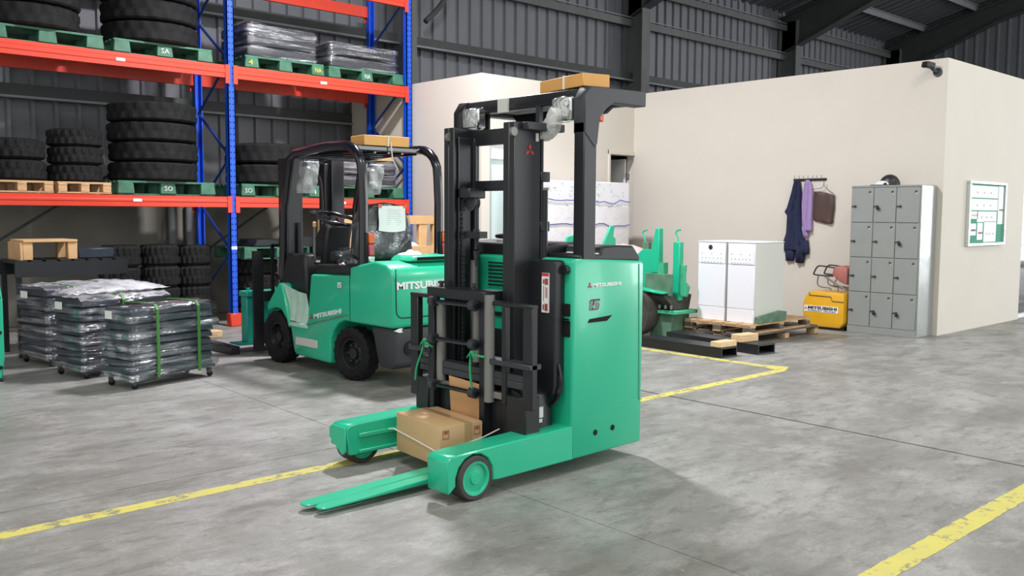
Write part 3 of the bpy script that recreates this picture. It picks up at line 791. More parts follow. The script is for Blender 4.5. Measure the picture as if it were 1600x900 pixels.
# wheels
def fwheel(x, y, R, w, rz, out):
    o = obj('wheel', tyre_geo(R, R * .56, w, 20, .010, 'x', c=(0, 0, 0)), 'rubber', fk, local=True, angle=28)
    o.location = (x - 4.78, y - 7.0, R); o.rotation_euler = (0, 0, rz)
    g = G(); g.lathe([(.002, .25 * w), (R * .2, .25 * w), (R * .22, .1 * w), (R * .46, .02 * w), (R * .52, .32 * w), (R * .58, .34 * w), (R * .58, -.3 * w), (.002, -.3 * w)], (0, 0, 0), 'x', 24)
    if out < 0: bmesh.ops.scale(g.bm, vec=(-1, 1, 1), verts=g.bm.verts)
    h = obj('rim', g, 'black', o, local=True)
    for k in range(6):
        a = k * math.pi / 3
        obj('wheel_nut', G().lathe([(.001, 0), (.011, 0), (.011, .024), (.001, .024)], (out * .12 * w - .012, R * .33 * math.cos(a), R * .33 * math.sin(a)), 'x', 6), 'dark', o, local=True)
for x, s_ in ((4.375, -1), (5.165, 1)):
    fwheel(x, 6.71, .235, .17, .14, s_); fwheel(x, 8.0, .252, .19, 0, s_)
obj('rear_axle', G().tube([(4.45, 6.71, .235), (5.1, 6.71, .235)], .06), 'black', fk); obj('front_axle', G().tube([(4.45, 8.0, .252), (5.1, 8.0, .252)], .07), 'black', fk)
# overhead guard
for x in (4.42, 5.24):
    path = [(x, 6.66, .98), (x, 6.655, 1.55), (x, 6.67, 1.78)] + [(x, 6.67 + .26 * (1 - math.cos(a)), 1.80 + .24 * math.sin(a)) for a in (.3, .65, 1.0, 1.35, 1.57)] + [(x, 7.25, 2.045), (x, 7.78, 2.01), (x, 7.90, 1.96), (x, 8.02, 1.5), (x, 8.06, .8)]
    obj('guard_post', G().tube(path, .042, 10), 'gloss_black', fk, angle=60)
for y, z in ((6.90, 2.03), (7.80, 1.99)): obj('guard_cross_bar', G().box(4.42, 5.24, y - .035, y + .035, z - .03, z + .02), 'gloss_black', fk, bev=.01)
for i in range(5):
    x = 4.56 + i * .15; obj('roof_bar', G().box(x - .012, x + .012, 6.9, 7.8, 1.985, 2.025), 'gloss_black', fk)
for i, x in enumerate((4.435, 5.235)):
    l = obj('tail_lamp_housing', G().box(x - .03, x + .045, 6.585, 6.635, 1.02, 1.285), 'black', fk, bev=.006)
    obj('amber_lens', G().box(x - .02, x + .04, 6.565, 6.586, 1.19, 1.275), 'amber', l, bev=.006)
    obj('red_lens', G().box(x - .02, x + .04, 6.565, 6.586, 1.085, 1.188), 'redlens', l, bev=.006)
    obj('clear_lens', G().box(x - .02, x + .04, 6.565, 6.586, 1.03, 1.083), 'lens', l, bev=.006)
# bagged work lamps
for x, rr in ((4.60, .12), (5.36, -.10)):
    g = film_shell(x, 7.92, .15, .13, 1.64, 1.93, rr, 2, .010, 14, 28, seed=int(x * 10), lean=.05)
    b = obj('lamp_bag', g, 'film2', fk, angle=180)
    obj('work_lamp', G().box(x - .03, x + .07, 7.88, 7.97, 1.70, 1.90), 'lens', b, bev=.02)
    obj('lamp_bracket', G().box(x - .015, x + .075, 7.93, 7.96, 1.88, 2.0), 'black', b)
# mast and carriage
for x in (4.67, 5.19):
    g = G(); g.box(x - .075, x + .075, 8.28, 8.46, .06, 2.0); obj('mast_rail', g, 'black', fk, bev=.008)
    g = G(); g.box(x - .03 + (.10 if x < 5 else -.10), x + .03 + (.10 if x < 5 else -.10), 8.33, 8.45, .08, 1.96); obj('inner_rail', g, 'black', fk, bev=.006)
    obj('lift_cylinder', G().tube([(x + (.05 if x < 5 else -.05), 8.25, .3), (x + (.05 if x < 5 else -.05), 8.25, 1.35)], .028, 10), 'dark', fk)
for z in (.35, 1.15, 1.93): obj('mast_cross_bar', G().box(4.60, 5.24, 8.42, 8.47, z - .05, z + .05), 'black', fk)
obj('hydraulic_hose', G().tube(bez([(4.86, 8.24, 1.88), (4.92, 8.20, 1.80), (4.96, 8.22, 1.5), (4.95, 8.24, 1.2)]), .014, 6), 'gloss_black', fk)
for z in (.28, .60): obj('carriage_bar', G().box(4.45, 5.40, 8.50, 8.55, z - .05, z + .05), 'black', fk)
for x in (4.55, 4.75, 5.0, 5.30): obj('load_backrest_bar', G().box(x - .015, x + .015, 8.505, 8.53, .60, 1.12), 'black', fk)
obj('load_backrest_bar', G().box(4.54, 5.31, 8.505, 8.53, 1.10, 1.13), 'black', fk)
obj('load_backrest_bar', G().box(4.37, 4.475, 8.57, 8.61, .05, 1.06), 'black', fk)
# steering, seat
g = G(); g.prism([(7.52, .95), (7.50, 1.18), (7.46, 1.33), (7.58, 1.36), (7.72, 1.2), (7.76, .95)], 'x', 4.56, 4.84); obj('steering_column', g, 'black', fk, bev=.02)
sw = obj('steering_wheel', G().lathe([(.225 + .018 * math.cos(a), .018 * math.sin(a)) for a in [k * math.pi / 4 for k in range(8)]], (0, 0, 0), 'z', 28, True), 'gloss_black', fk, local=True, angle=180)
sw.location = (4.665 - 4.78, 7.50 - 7.0, 1.40); sw.rotation_euler = (.28, .10, 0)
g = G(); g.lathe([(.001, -.02), (.06, -.02), (.05, .012), (.001, .012)], (0, 0, 0), 'z', 16)
for a in (.5, 2.6, 4.7): g.obox((.13 * math.cos(a), .13 * math.sin(a), -.005), (.17, .03, .012), a)
obj('spokes', g, 'gloss_black', sw, local=True)
obj('lever', G().tube([(4.50, 7.6, 1.0), (4.47, 7.55, 1.32)], .01, 6), 'steel', fk)
obj('lever_knob', G().lathe([(.001, -.03), (.016, -.02), (.018, .02), (.001, .03)], (4.47, 7.55, 1.34), 'z', 10), 'card', fk)
obj('warning_plate', G().box(4.49, 4.53, 7.555, 7.562, .985, 1.005), 'sticker', fk)
g = G(); bk = [(4.48, 1.02), (4.44, 1.10), (4.46, 1.30), (4.52, 1.44), (4.62, 1.525), (4.76, 1.545), (4.90, 1.53), (4.99, 1.45), (5.04, 1.30), (5.06, 1.10), (5.03, 1.02)]
g.prism(bk, 'y', 6.80, 6.92); bk_o = obj('seat_back', g, 'seatcloth', fk, bev=.03, seg=3)
g = G(); g.prism([(x + (.012 if x > 4.76 else -.012) * 1.2, z + .008) for x, z in bk], 'y', 6.775, 6.945); obj('seat_cover_film', g, 'film_thin', bk_o, bev=.04, seg=3)
obj('seat_cushion', G().box(4.50, 5.02, 6.90, 7.36, .985, 1.10), 'seatcloth', fk, bev=.04, seg=3)
g = G(); g.grid(lambda u, v: (4.655 + u * .29 - .01 * (1 - v) + .004 * math.sin(v * 6), 6.764 - .012 * math.sin(u * 3.1) - .006 * (1 - v), 1.295 + v * .22 - .014 * math.sin(u * 3.1) * (1 - v)), 10, 8)
pp = obj('notice_sheet', g, 'whitepaper', bk_o, angle=180)
g = G()
for i in range(8): g.box(4.735, 4.735 + (.15 if i % 3 else .13), 6.749, 6.7495, 1.345 + i * .019, 1.348 + i * .019)
M['faint'] = mat('faint_print', (0.45, 0.50, 0.50), .7)
obj('printed_lines', g, 'faint', bk_o, smooth=False)
for x in (4.66, 4.935): obj('tape_tab', G().box(x - .018, x + .018, 6.752, 6.758, 1.50, 1.53), 'amber', bk_o)
obj('grab_cover_film', film_shell(4.46, 6.95, .11, .24, .99, 1.12, 0, 2, .02, 10, 26, seed=4), 'film_thin', fk, angle=180)
# cables over the hood
for k in range(4):
    obj('cable', G().tube(bez([(4.86, 6.45 + .03 * k, 1.06), (4.98 + .03 * k, 6.40, 1.095 - .012 * k), (5.12, 6.3, 1.05 - .015 * k), (5.24, 6.2 + .02 * k, .96 - .02 * k)]), .007, 5), 'teal', fk)
g = G(); g.grid(lambda u, v: (4.76 + u * .20, 6.50 + v * .14, 1.085 + .04 * math.sin(u * 3.1) * math.sin(v * 3.1) + .008 * math.sin(u * 17)), 12, 8)
tag(obj('cleaning_rag', g, 'whitepaper', angle=180), 'small crumpled white rag lying on the green forklift hood', 'rag')
# carton on its roof with tie string
t = thing('roof_carton', 'flat orange carton tied on the roof of the counterbalance forklift', 'carton', (4.86, 7.0, 2.05), .0)
g = G(); g.obox((4.82, 6.98, 2.05 + .045), (.46, .26, .09), -.10); obj('carton_body', g, 'card_orange', t, bev=.004)
g = G(); g.obox((4.83, 6.98, 2.05 + .046), (.012, .272, .098), -.10); g.tube(bez([(4.84, 6.84, 2.08), (4.845, 6.83, 1.98), (4.855, 6.83, 1.93), (4.91, 6.83, 1.84)]), .006, 5); obj('tie_string', g, 'strap', t)

# teal attachment block in front of the mast, on its black skid
t = thing('attachment_block', 'teal steel attachment block with bolt heads beside the forklift mast', 'attachment', (4.42, 9.0, 0))
obj('block_body', G().box(4.40, 4.95, 8.80, 8.93, .10, .58), 'teal', t, bev=.008)
obj('top_flange', G().box(4.385, 4.97, 8.76, 8.95, .58, .635), 'teal', t, bev=.008)
for i in range(4): obj('bolt', G().lathe([(.001, 0), (.02, 0), (.02, .03), (.001, .03)], (4.45 + i * .15, 8.86, .635), 'z', 6), 'teal', t)
obj('base_plate', G().box(4.28, 4.95, 8.72, 8.96, .085, .10), 'teal', t)
for x in (4.17, 4.85): obj('skid', G().box(x, x + .10, 8.70, 9.75, 0, .085), 'black', t, bev=.006)
t2 = obj('timber_block', G().box(4.12, 4.44, 9.45, 9.60, .086, .16), 'wood_pale', bev=.006); tag(t2, 'pale timber block on the black skids by the blue rack foot', 'timber')

# timber crate frames behind the forklift seat
t = thing('timber_frame_crate', 'orange timber frame crate against the office end wall behind the forklift', 'crate', (7.2, 10.2, 0))
obj('top_rail', G().box(6.75, 7.98, 10.15, 10.24, 1.30, 1.42), 'wood_crate', t, bev=.004)
obj('shelf_rail', G().box(6.75, 7.98, 10.13, 10.26, .86, 1.00), 'wood_crate', t, bev=.004)
for x in (6.75, 7.66, 7.9): obj('post', G().prism([(x, 0), (x + .08, 0), (x + (.14 if x < 7.8 else .08), 1.30), (x, 1.30)], 'y', 10.16, 10.23), 'wood_crate', t, bev=.004)
obj('lower_board', G().box(6.75, 7.98, 10.16, 10.23, .45, .80), 'wood_crate', t, bev=.004)
g = G(); g.grid(lambda u, v: (7.50 + u * .14, 10.14 + v * .1, 1.004 + .07 * v * (1 - u * .4)), 4, 4); tag(obj('paper_slip', g, 'whitepaper'), 'folded white paper lying on the shelf of the timber frame crate', 'paper')
tag(obj('brown_carton', G().box(6.32, 6.70, 10.25, 10.6, 0, 1.42), 'card', bev=.006), 'tall brown carton behind the forklift steering wheel', 'carton')

# ------------------------------------------------------------------ reach truck
rt = thing('reach_truck', 'green reach truck with black mast standing on the yellow floor line', 'forklift', (3.9, 4.0, 0))
YN, YF = 3.46, 4.54          # near and far side
g = G(); g.prism([(3.66, .078), (4.27, .085), (4.275, 1.155), (4.26, 1.178), (3.68, 1.206), (3.66, 1.19)], 'y', YN, YF)
obj('body', g, 'green', rt, bev=.012, seg=2, angle=50)
g = G(); g.prism([(3.72, 1.195), (3.72, 1.225), (3.90, 1.225), (3.92, 1.268), (4.19, 1.268), (4.255, 1.20), (4.25, 1.175)], 'y', YN + .012, YN + .30); obj('arm_rest_cover', g, 'black', rt, bev=.01)
obj('dash_cover', G().prism([(3.70, 1.20), (3.70, 1.275), (4.0, 1.285), (4.24, 1.20)], 'y', YN + .31, YF - .02), 'black', rt, bev=.01)
g = G(); g.lathe([(.15 + .014 * math.cos(a), .014 * math.sin(a)) for a in [k * math.pi / 4 for k in range(8)]], (3.98, 4.22, 1.31), 'z', 24, True); obj('steering_wheel', g, 'gloss_black', rt, angle=180)
# louvres and front panel
for i in range(7):
    z = 1.158 - i * .0225
    g = G(); g.box(3.655, 3.668, 3.86, 4.16, z - .005, z + .004); obj('louvre_slot', g, 'hole', rt, smooth=False)
    g = G(); g.prism([(3.66, z - .006), (3.651, z - .010), (3.66, z - .018)], 'y', 3.86, 4.16); obj('louvre_lip', g, 'green', rt, smooth=False)
obj('lower_front_panel', G().box(3.645, 3.668, 3.64, 4.42, .16, .762), 'black', rt, bev=.004)
obj('front_handle_slot', G().box(3.652, 3.664, 3.95, 4.11, .84, .863), 'hole', rt)
obj('control_knob', G().lathe([(.001, -.03), (.024, -.03), (.026, -.01), (.02, 0), (.02, .02)], (3.66, 3.50, 1.145), 'x', 12), 'black', rt)
for z0, z1 in ((.885, .955), (.77, .86)): obj('front_grip_recess', G().box(3.652, 3.666, 3.475, 3.60, z0, z1), 'hole', rt, bev=.005)
obj('grip_bar', G().tube([(3.645, 3.47, .868), (3.645, 3.62, .876)], .006, 6), 'gloss_black', rt)
# side details
g = G(); g.prism([(3.784, .842), (3.80, .862), (3.99, .872), (3.955, .848), (3.945, .842)], 'y', YN - .003, YN + .004); obj('side_slot', g, 'hole', rt, smooth=False)
for x, z in ((3.86, .204), (4.01, .210)): obj('side_hole', G().lathe([(.001, -.003), (.017, -.003), (.017, .004), (.001, .004)], (x, YN, z), 'y', 14), 'hole', rt)
obj('panel_seam', G().tube([(4.228, YN - .0005, 1.16), (4.248, YN - .0005, .345), (4.275, YN - .0005, .345)], .0025, 5), 'green_dull', rt)
text('maker_name', 'MITSUBISHI', (3.822, YN - .0008, 1.041), (1, 0, 0), (0, 0, 1), .245, .021, 'whitepaper', rt, depth=.001, bold=.04)
emblem((3.797, YN - .002, 1.050), (1, 0, 0), (0, 0, 1), .036, 'red', rt)
fifteen((3.790, YN - .0006, .915), (1, 0, 0), (0, 0, 1), .080, .054, 'ink', rt, .001, .22)
fifteen((3.788, YN - .0022, .916), (1, 0, 0), (0, 0, 1), .080, .050, 'steel', rt, .001)
# outrigger arms and load wheels
wx, wz, wr = 2.955, .114, .114
ap = [(2.775, .225), (2.778, .066), (2.79, .058), (2.805, .07)] + [(wx + .124 * math.cos(math.radians(a)), wz + .124 * math.sin(math.radians(a))) for a in (190, 170, 145, 120, 95, 70, 45, 20, -5, -16)] + [(3.12, .075), (3.68, .078), (3.68, .270), (2.86, .250), (2.80, .246)]
obj('outrigger_arm', G().prism(ap, 'y', YN, YN + .165), 'green', rt, bev=.006)
ip = [(2.775, .225), (2.79, .10), (2.80, .075), (3.68, .078), (3.68, .268), (2.86, .250), (2.80, .246)]
obj('outrigger_arm', G().prism([(2.775, .225), (2.775, .12), (2.80, .11), (2.83, .215), (3.04, .215), (3.08, .085), (3.68, .085), (3.68, .268), (2.86, .250), (2.80, .246)], 'y', YF - .15, YF - .005), 'green', rt, bev=.006)
obj('arm_inner_plate', G().prism(ip, 'y', YF - .175, YF - .149), 'green', rt, bev=.004)
for za, zb in ((.175, .20), (.085, .105)): obj('arm_guide_rail', G().box(2.85, 3.60, YF - .198, YF - .175, za, zb), 'green', rt, bev=.004)
obj('arm_end_cap', G().prism([(YF - .172, .238), (YF - .172, .10), (YF - .14, .075), (YF - .005, .16), (YF - .005, .22), (YF - .03, .238)], 'x', 2.765, 2.78), 'green', rt, bev=.004)
for y0, y1, s_ in ((YN - .012, YN + .10, 1), (YF - .125, YF + .005, -1)):
    ym = (y0 + y1) / 2; hw = (y1 - y0) / 2
    w = obj('load_wheel', G().lathe([(.088, -hw), (wr - .006, -hw), (wr, -hw + .01), (wr, hw - .01), (wr - .006, hw), (.088, hw)], (wx if s_ > 0 else 2.925, ym, wr), 'y', 40, True), 'rubber_used', rt)
    q = y0 - ym if s_ > 0 else y1 - ym
    obj('hub', G().lathe([(.002, q * .98), (.030, q * .98), (.034, q * .80), (.062, q * .72), (.070, q * .72), (.076, q * .96), (.089, q * .99), (.089, -q * .9), (.002, -q * .9)], (wx if s_ > 0 else 2.925, ym, wr), 'y', 36), 'green', w)
# mast
for y0, y1, nm in ((3.70, 3.745, 1), (4.275, 4.32, 0)):
    x0, x1 = 3.44, 3.64
    g = G(); g.box(x0, x1, y0, y1, .12, 1.955)
    s_ = 1 if nm else -1
    yi0, yi1 = (y1, y1 + .05) if nm else (y0 - .05, y0)
    g.box(x0, x0 + .022, yi0, yi1, .12, 1.955); g.box(x1 - .022, x1, yi0, yi1, .12, 1.955)
    obj('outer_mast_rail', g, 'black', rt, bev=.004)
    yc = (y1 + .030) if nm else (y0 - .030)
    g = G(); g.box(x0 + .03, x1 - .03, yc - .012, yc + .012, .14, 1.90); g.box(x0 + .03, x0 + .05, yc - .03, yc + .03, .14, 1.90); g.box(x1 - .05, x1 - .03, yc - .03, yc + .03, .14, 1.90)
    obj('inner_mast_rail', g, 'black', rt, bev=.003)
    obj('mast_roller', G().lathe([(.001, -.012), (.024, -.012), (.026, 0), (.024, .012), (.001, .012)], (x0 + .0, y0 - .005 if not nm else y0 + .012, 1.90), 'y', 16), 'steel', rt)
    cyl_y = 4.225 if not nm else 3.80
    obj('lift_cylinder', G().tube([(3.60, cyl_y, .2), (3.60, cyl_y, 1.17)], .026, 12), 'steel', rt)
    obj('lift_rod', G().tube([(3.60, cyl_y, 1.17), (3.60, cyl_y, 1.88)], .014, 8), 'black', rt)
for z, dz in ((1.90, .045), (1.615, .03)): obj('mast_cross_bar', G().box(3.60, 3.64, 3.72, 4.30, z - dz, z + dz), 'black', rt)
obj('mast_top_bracket', G().box(3.50, 3.79, 3.655, 3.76, 1.912, 1.955), 'dark', rt, bev=.004)
obj('mast_bottom_bar', G().box(3.46, 3.64, 3.74, 4.28, .12, .22), 'black', rt)
emblem((3.555, 3.699, 1.80), (1, 0, 0), (0, 0, 1), .075, 'red', rt)
obj('serial_plate', G().box(3.60, 3.622, 3.697, 3.70, 1.855, 1.90), 'strap', rt)
for z in (1.66, 1.38): obj('rail_stop', G().box(3.645, 3.72, 3.70, 3.74, z - .028, z + .028), 'black', rt, bev=.004)
obj('side_rod', G().tube([(3.665, 3.72, .95), (3.665, 3.72, 1.87)], .014, 8), 'black', rt)
obj('side_cylinder', G().tube([(3.69, 3.72, 1.0), (3.69, 3.72, 1.60)], .024, 10), 'black', rt)
obj('cylinder_collar', G().tube([(3.69, 3.72, 1.585), (3.69, 3.72, 1.60)], .03, 10), 'steel', rt)
# chain, pulley and anchor
g = G()
for i in range(46): g.obox((3.50, 4.215, 1.60 - i * .026), (.018, .03 if i % 2 else .022, .022))
ch = obj('lift_chain', g, 'dark', rt, smooth=False)
obj('pulley_bracket', G().box(3.47, 3.60, 4.12, 4.30, 1.54, 1.60), 'black', rt, bev=.006)
obj('pulley', G().lathe([(.001, -.018), (.05, -.018), (.042, 0), (.05, .018), (.001, .018)], (3.53, 4.16, 1.515), 'x', 18), 'dark', rt)
obj('chain_anchor', G().tube([(3.53, 4.125, 1.50), (3.53, 4.125, 1.24)], .010, 6).tube([(3.53, 4.125, 1.36), (3.53, 4.125, 1.30)], .02, 8).tube([(3.53, 4.125, 1.23), (3.53, 4.125, 1.14)], [.02, .007], 8), 'dark', rt)
obj('anchor_bar', G().box(3.50, 3.56, 4.06, 4.28, 1.305, 1.345), 'black', rt)
# hose cover beside the mast
g = G()
pts = [(3.515, .50), (3.525, .45), (3.56, .42), (3.72, .42), (3.80, .46), (3.80, 1.185), (3.79, 1.195), (3.53, 1.195), (3.515, 1.185)]
g.prism([(y, z) for y, z in pts], 'x', 3.575, 3.655); obj('hose_cover', g, 'black', rt, bev=.03, seg=3)
wl = obj('warning_label', G().box(3.568, 3.5745, 3.555, 3.610, .905, 1.125), 'whitepaper', rt, smooth=False)
obj('label_header', G().box(3.5665, 3.5681, 3.556, 3.609, 1.108, 1.124), 'redlabel', wl, smooth=False)
g = G()
for z0, z1, a, b in ((1.06, 1.095, .56, .585), (1.065, 1.09, .588, .60), (.985, 1.045, .565, .572), (.99, 1.05, .578, .582), (.97, 1.055, .592, .596), (.915, .955, .562, .585), (.92, .95, .59, .60)):
    g.box(3.5668, 3.5682, 3.0 + a, 3.0 + b, z0, z1)
obj('label_print', g, 'redprint', wl, smooth=False)
obj('hose', G().tube(bez([(3.61, 3.52, .62), (3.62, 3.505, .50), (3.60, 3.54, .40), (3.58, 3.62, .36), (3.56, 3.70, .30)]), .014, 6), 'gloss_black', rt)
# carriage frame
CX = 3.36
def cbar(name, y0, y1, z0, z1, x0=CX - .02, x1=CX + .03, m='black', bev=.004): return obj(name, G().box(x0, x1, y0, y1, z0, z1), m, rt, bev=bev)
cbar('carriage_post', 4.29, 4.335, .25, .97); cbar('carriage_post', 3.83, 3.88, .20, .985)
cbar('carriage_top_plate', 3.825, 4.345, .955, 1.015, CX - .03, CX + .12)
for y in (4.28, 3.98): obj('carriage_bolt', G().tube([(CX + .03, y, 1.015), (CX + .03, y, 1.05)], .014, 6).tube([(CX + .03, y, 1.035), (CX + .03, y, 1.05)], .024, 6), 'dark', rt)
for z in (.925, .705, .43):
    b = obj('roller_bar', G().tube([(CX - .045, 4.30, z + .01), (CX - .045, 3.86, z + .01)], .014, 10), 'gloss_black', rt)
    for ya, yb in ((4.285, 4.245), (3.92, 3.875)): obj('roller_collar', G().tube([(CX - .045, ya, z + .01), (CX - .045, yb, z + .01)], .031, 10), 'dark', b)
for y, z0, z1, x in ((4.255, .46, .93, CX + .01), (3.80, .40, 1.0, CX - .01), (3.97, .6, .95, CX + .05)):
    obj('reach_cylinder', G().tube([(x, y, z0), (x, y, z1)], .030, 12), 'steel', rt)
# load backrest, both wings
for yo, yi, sgn in ((4.535, 4.36, -1), (3.455, 3.66, 1)):
    obj('backrest_upright', G().box(CX - .012, CX + .03, min(yo, yo + sgn * .075), max(yo, yo + sgn * .075), .34 if sgn < 0 else .40, .955), 'black', rt, bev=.004)
    obj('backrest_upright', G().box(CX - .012, CX + .02, min(yi, yi + sgn * .04), max(yi, yi + sgn * .04), .40, .95), 'black', rt, bev=.004)
    obj('backrest_top_bar', G().box(CX - .015, CX + .035, min(yo, 3.9 if sgn > 0 else 4.30), max(yo, 3.83 if sgn > 0 else 4.30), .945, .968), 'black', rt, bev=.005)
    obj('backrest_web', G().box(CX - .03, CX + .06, min(yo, 3.83 if sgn > 0 else 4.32), max(yo, 3.83 if sgn > 0 else 4.32), .618, .648), 'dark', rt, bev=.004)
    obj('backrest_foot', G().box(CX - .01, CX + .10, min(yo + sgn * .05, yi), max(yo + sgn * .05, yi), .24, .46), 'black', rt, bev=.006)
for z, dz, m in ((.52, .02, 'dark'), (.44, .018, 'steel'), (.56, .02, 'dark')):
    obj('carriage_rail', G().box(CX - .005, CX + .06, 3.50, 4.45, z - dz, z + dz), m, rt, bev=.004)
obj('carriage_plate', G().box(CX + .03, CX + .07, 3.72, 4.35, .14, .46), 'black', rt, bev=.004)
for y0, y1 in ((3.56, 3.72),): obj('tilt_bracket', G().prism([(y0, .14), (y1, .14), (y1, .46), (y1 - .03, .52), (y0, .46)], 'x', CX + .02, CX + .26), 'black', rt, bev=.01)
obj('rating_plate', G().box(3.50, 3.535, 3.556, 3.5605, .325, .385), 'sticker', rt)
obj('rating_plate', G().box(3.505, 3.528, 3.556, 3.5605, .298, .318), 'sticker', rt)
# forks side by side
for y0, y1, xt in ((3.745, 3.828, 2.235), (3.836, 3.925, 2.205)):
    ym = (y0 + y1) / 2; g = G()
    outl = [(xt + .045 * (1 - math.sin(math.radians(a))), ym + (y1 - y0) / 2 * math.cos(math.radians(a))) for a in (0, 25, 50, 75, 105, 130, 155, 180)]
    outl = outl + [(CX + .0, y0), (CX + .0, y1)]
    tz = lambda x: .040 + .038 * max(0, (x - 2.24) / 1.12)
    bz = lambda x: .030 + .012 * max(0, (x - 2.24) / 1.12)
    g.poly([(x, y, bz(x)) for x, y in outl], [(x, y, tz(x)) for x, y in outl])
    g.box(CX - .002, CX + .035, y0, y1, .04, .14)
    obj('fork', g, 'green', rt, bev=.004)
# overhead guard
GZ = 2.155
for ya, yb in ((YN + .005, YN + .085), (YF - .02, YF + .06)):
    obj('guard_post', G().box(3.745, 3.85, ya, yb, 1.18, 1.96), 'black', rt, bev=.006)
    g = G(); g.prism([(3.745, 1.90), (3.745, 2.09), (3.79, GZ), (4.27, GZ + .012), (4.27, GZ - .075), (3.99, GZ - .075), (3.93, GZ - .11), (3.87, 1.99), (3.85, 1.84), (3.83, 1.82)], 'y', ya - .004, yb + .004)
    obj('guard_gusset', g, 'dark' if ya < 4 else 'black', rt, bev=.004)
obj('guard_front_beam', G().prism([(3.765, GZ - .085), (3.79, GZ - .005), (3.86, GZ - .005), (3.86, GZ - .085)], 'y', YN + .08, YF - .02), 'black', rt, bev=.006)
obj('guard_rear_beam', G().box(4.20, 4.262, YN + .08, YF - .02, GZ - .065, GZ + .005), 'black', rt, bev=.006)
for i in range(5):
    y = YN + .22 + i * .165; obj('guard_roof_bar', G().box(3.86, 4.20, y - .015, y + .015, GZ - .04, GZ), 'black', rt)
obj('guard_hanging_panel', G().prism([(YN + .12, GZ - .07), (YF - .10, GZ - .07), (YF - .16, GZ - .13), (YN + .5, GZ - .14), (YN + .18, GZ - .11)], 'x', 4.10, 4.14), 'black', rt, bev=.006)
obj('guard_side_plate', G().box(3.845, 3.865, YF - .16, YF - .08, GZ - .20, GZ - .03), 'black', rt, bev=.004)
obj('guard_roof_plate', G().box(3.86, 4.20, YN + .08, YF - .02, GZ - .052, GZ - .042), 'black', rt)
for y in (YF - .135, YN + .16):
    h = obj('head_lamp', G().box(3.70, 3.775, y - .062, y + .062, GZ - .175, GZ - .055), 'lens', rt, bev=.016, seg=2)
    obj('lamp_rim', G().box(3.72, 3.79, y - .070, y + .070, GZ - .185, GZ - .048), 'chrome', h, bev=.012)
obj('blinker', G().box(3.885, 3.925, YN + .02, YN + .06, GZ - .185, GZ - .135), 'amber', rt, bev=.006); obj('blinker', G().box(3.80, 3.84, YF - .10, YF - .06, GZ - .27, GZ - .18), 'amber', rt, bev=.006)
pb = G(); pb.tube(bez([(3.70, YN + .18, GZ - .12), (3.69, YN + .19, GZ - .19), (3.70, YN + .25, GZ - .245), (3.71, YN + .34, GZ - .245), (3.73, YN + .43, GZ - .20)]), [.040 + .012 * math.sin(math.pi * k / 20) + random.uniform(-.003, .003) for k in range(27)] + [.03, .024, .018, .012, .008, .004], 12)
o = obj('clear_lamp_bag', pb, 'bagfilm', rt, angle=180)
obj('hanging_bracket', G().box(3.755, 3.785, YN + .37, YN + .40, GZ - .25, GZ - .08), 'black', rt)
obj('white_tag', G().box(3.752, 3.764, 4.10, 4.19, GZ - .095, GZ - .015), 'cabinet_side', rt)

# items on and around the reach truck
t = thing('roof_carton', 'long flat orange carton lying on the roof of the reach truck', 'carton', (3.95, 3.75, GZ + .013))
g = G(); g.poly([(3.82, 3.55, GZ + .013), (3.99, 3.50, GZ + .013), (4.09, 3.93, GZ + .013), (3.90, 3.975, GZ + .013)][::1], [(3.82, 3.55, GZ + .085), (3.99, 3.50, GZ + .085), (4.09, 3.93, GZ + .085), (3.90, 3.975, GZ + .085)]); obj('carton_body', g, 'card_orange', t, bev=.003)
g = G(); g.obox((3.945, 3.75, GZ + .05), (.20, .012, .078), .22); obj('white_string', g, 'strap', t)

bx = thing('cardboard_box', 'brown cardboard box with a white string sitting across the green forks', 'box', (3.165, 4.023, .085), -.108)
def bl(name, x0, x1, y0, y1, z0, z1, m, p=bx, **k):
    return obj(name, G().box(x0, x1, y0, y1, z0, z1), m, p, local=True, **k)
bl('carton_body', -.14, .14, -.235, .235, 0, .222, 'card', bev=.006, seg=2)
bl('tape_strip', .02, .07, -.237, .237, .09, .2235, 'tape', smooth=False)
bl('flap_seam', .044, .046, -.236, .236, .21, .2242, 'hole', smooth=False)
for x in (-.115, .088):
    q = bl('fragile_mark', x - .008, x + .035, -.2362, -.2355, .150, .200, 'boxprint', smooth=False)
    bl('mark_window', x - .002, x + .029, -.2368, -.2362, .157, .177, 'card', q, smooth=False)
    bl('mark_glyph', x + .007, x + .02, -.2372, -.2368, .179, .195, 'redprint', q, smooth=False)
g = G(); g.tube([(-.16, .44, .085), (-.145, .243, .122), (-.146, .235, .120), (-.145, 0, .102), (-.146, -.236, .082), (-.138, -.2415, .084), (0, -.2415, .105), (.14, -.2415, .130), (.24, -.255, .165)], .004, 6); obj('white_string', g, 'strap', bx, local=True)
g = G(); g.poly([(3.349, 3.886, .16), (3.349, 4.13, .16), (3.356, 4.13, .16), (3.356, 3.886, .16)], [(3.349, 3.884, .485), (3.349, 4.16, .50), (3.356, 4.16, .50), (3.356, 3.884, .485)])
tag(obj('cardboard_sheet', g, 'card_dark', bev=.001), 'upright brown cardboard sheet wedged behind the box against the carriage', 'cardboard')
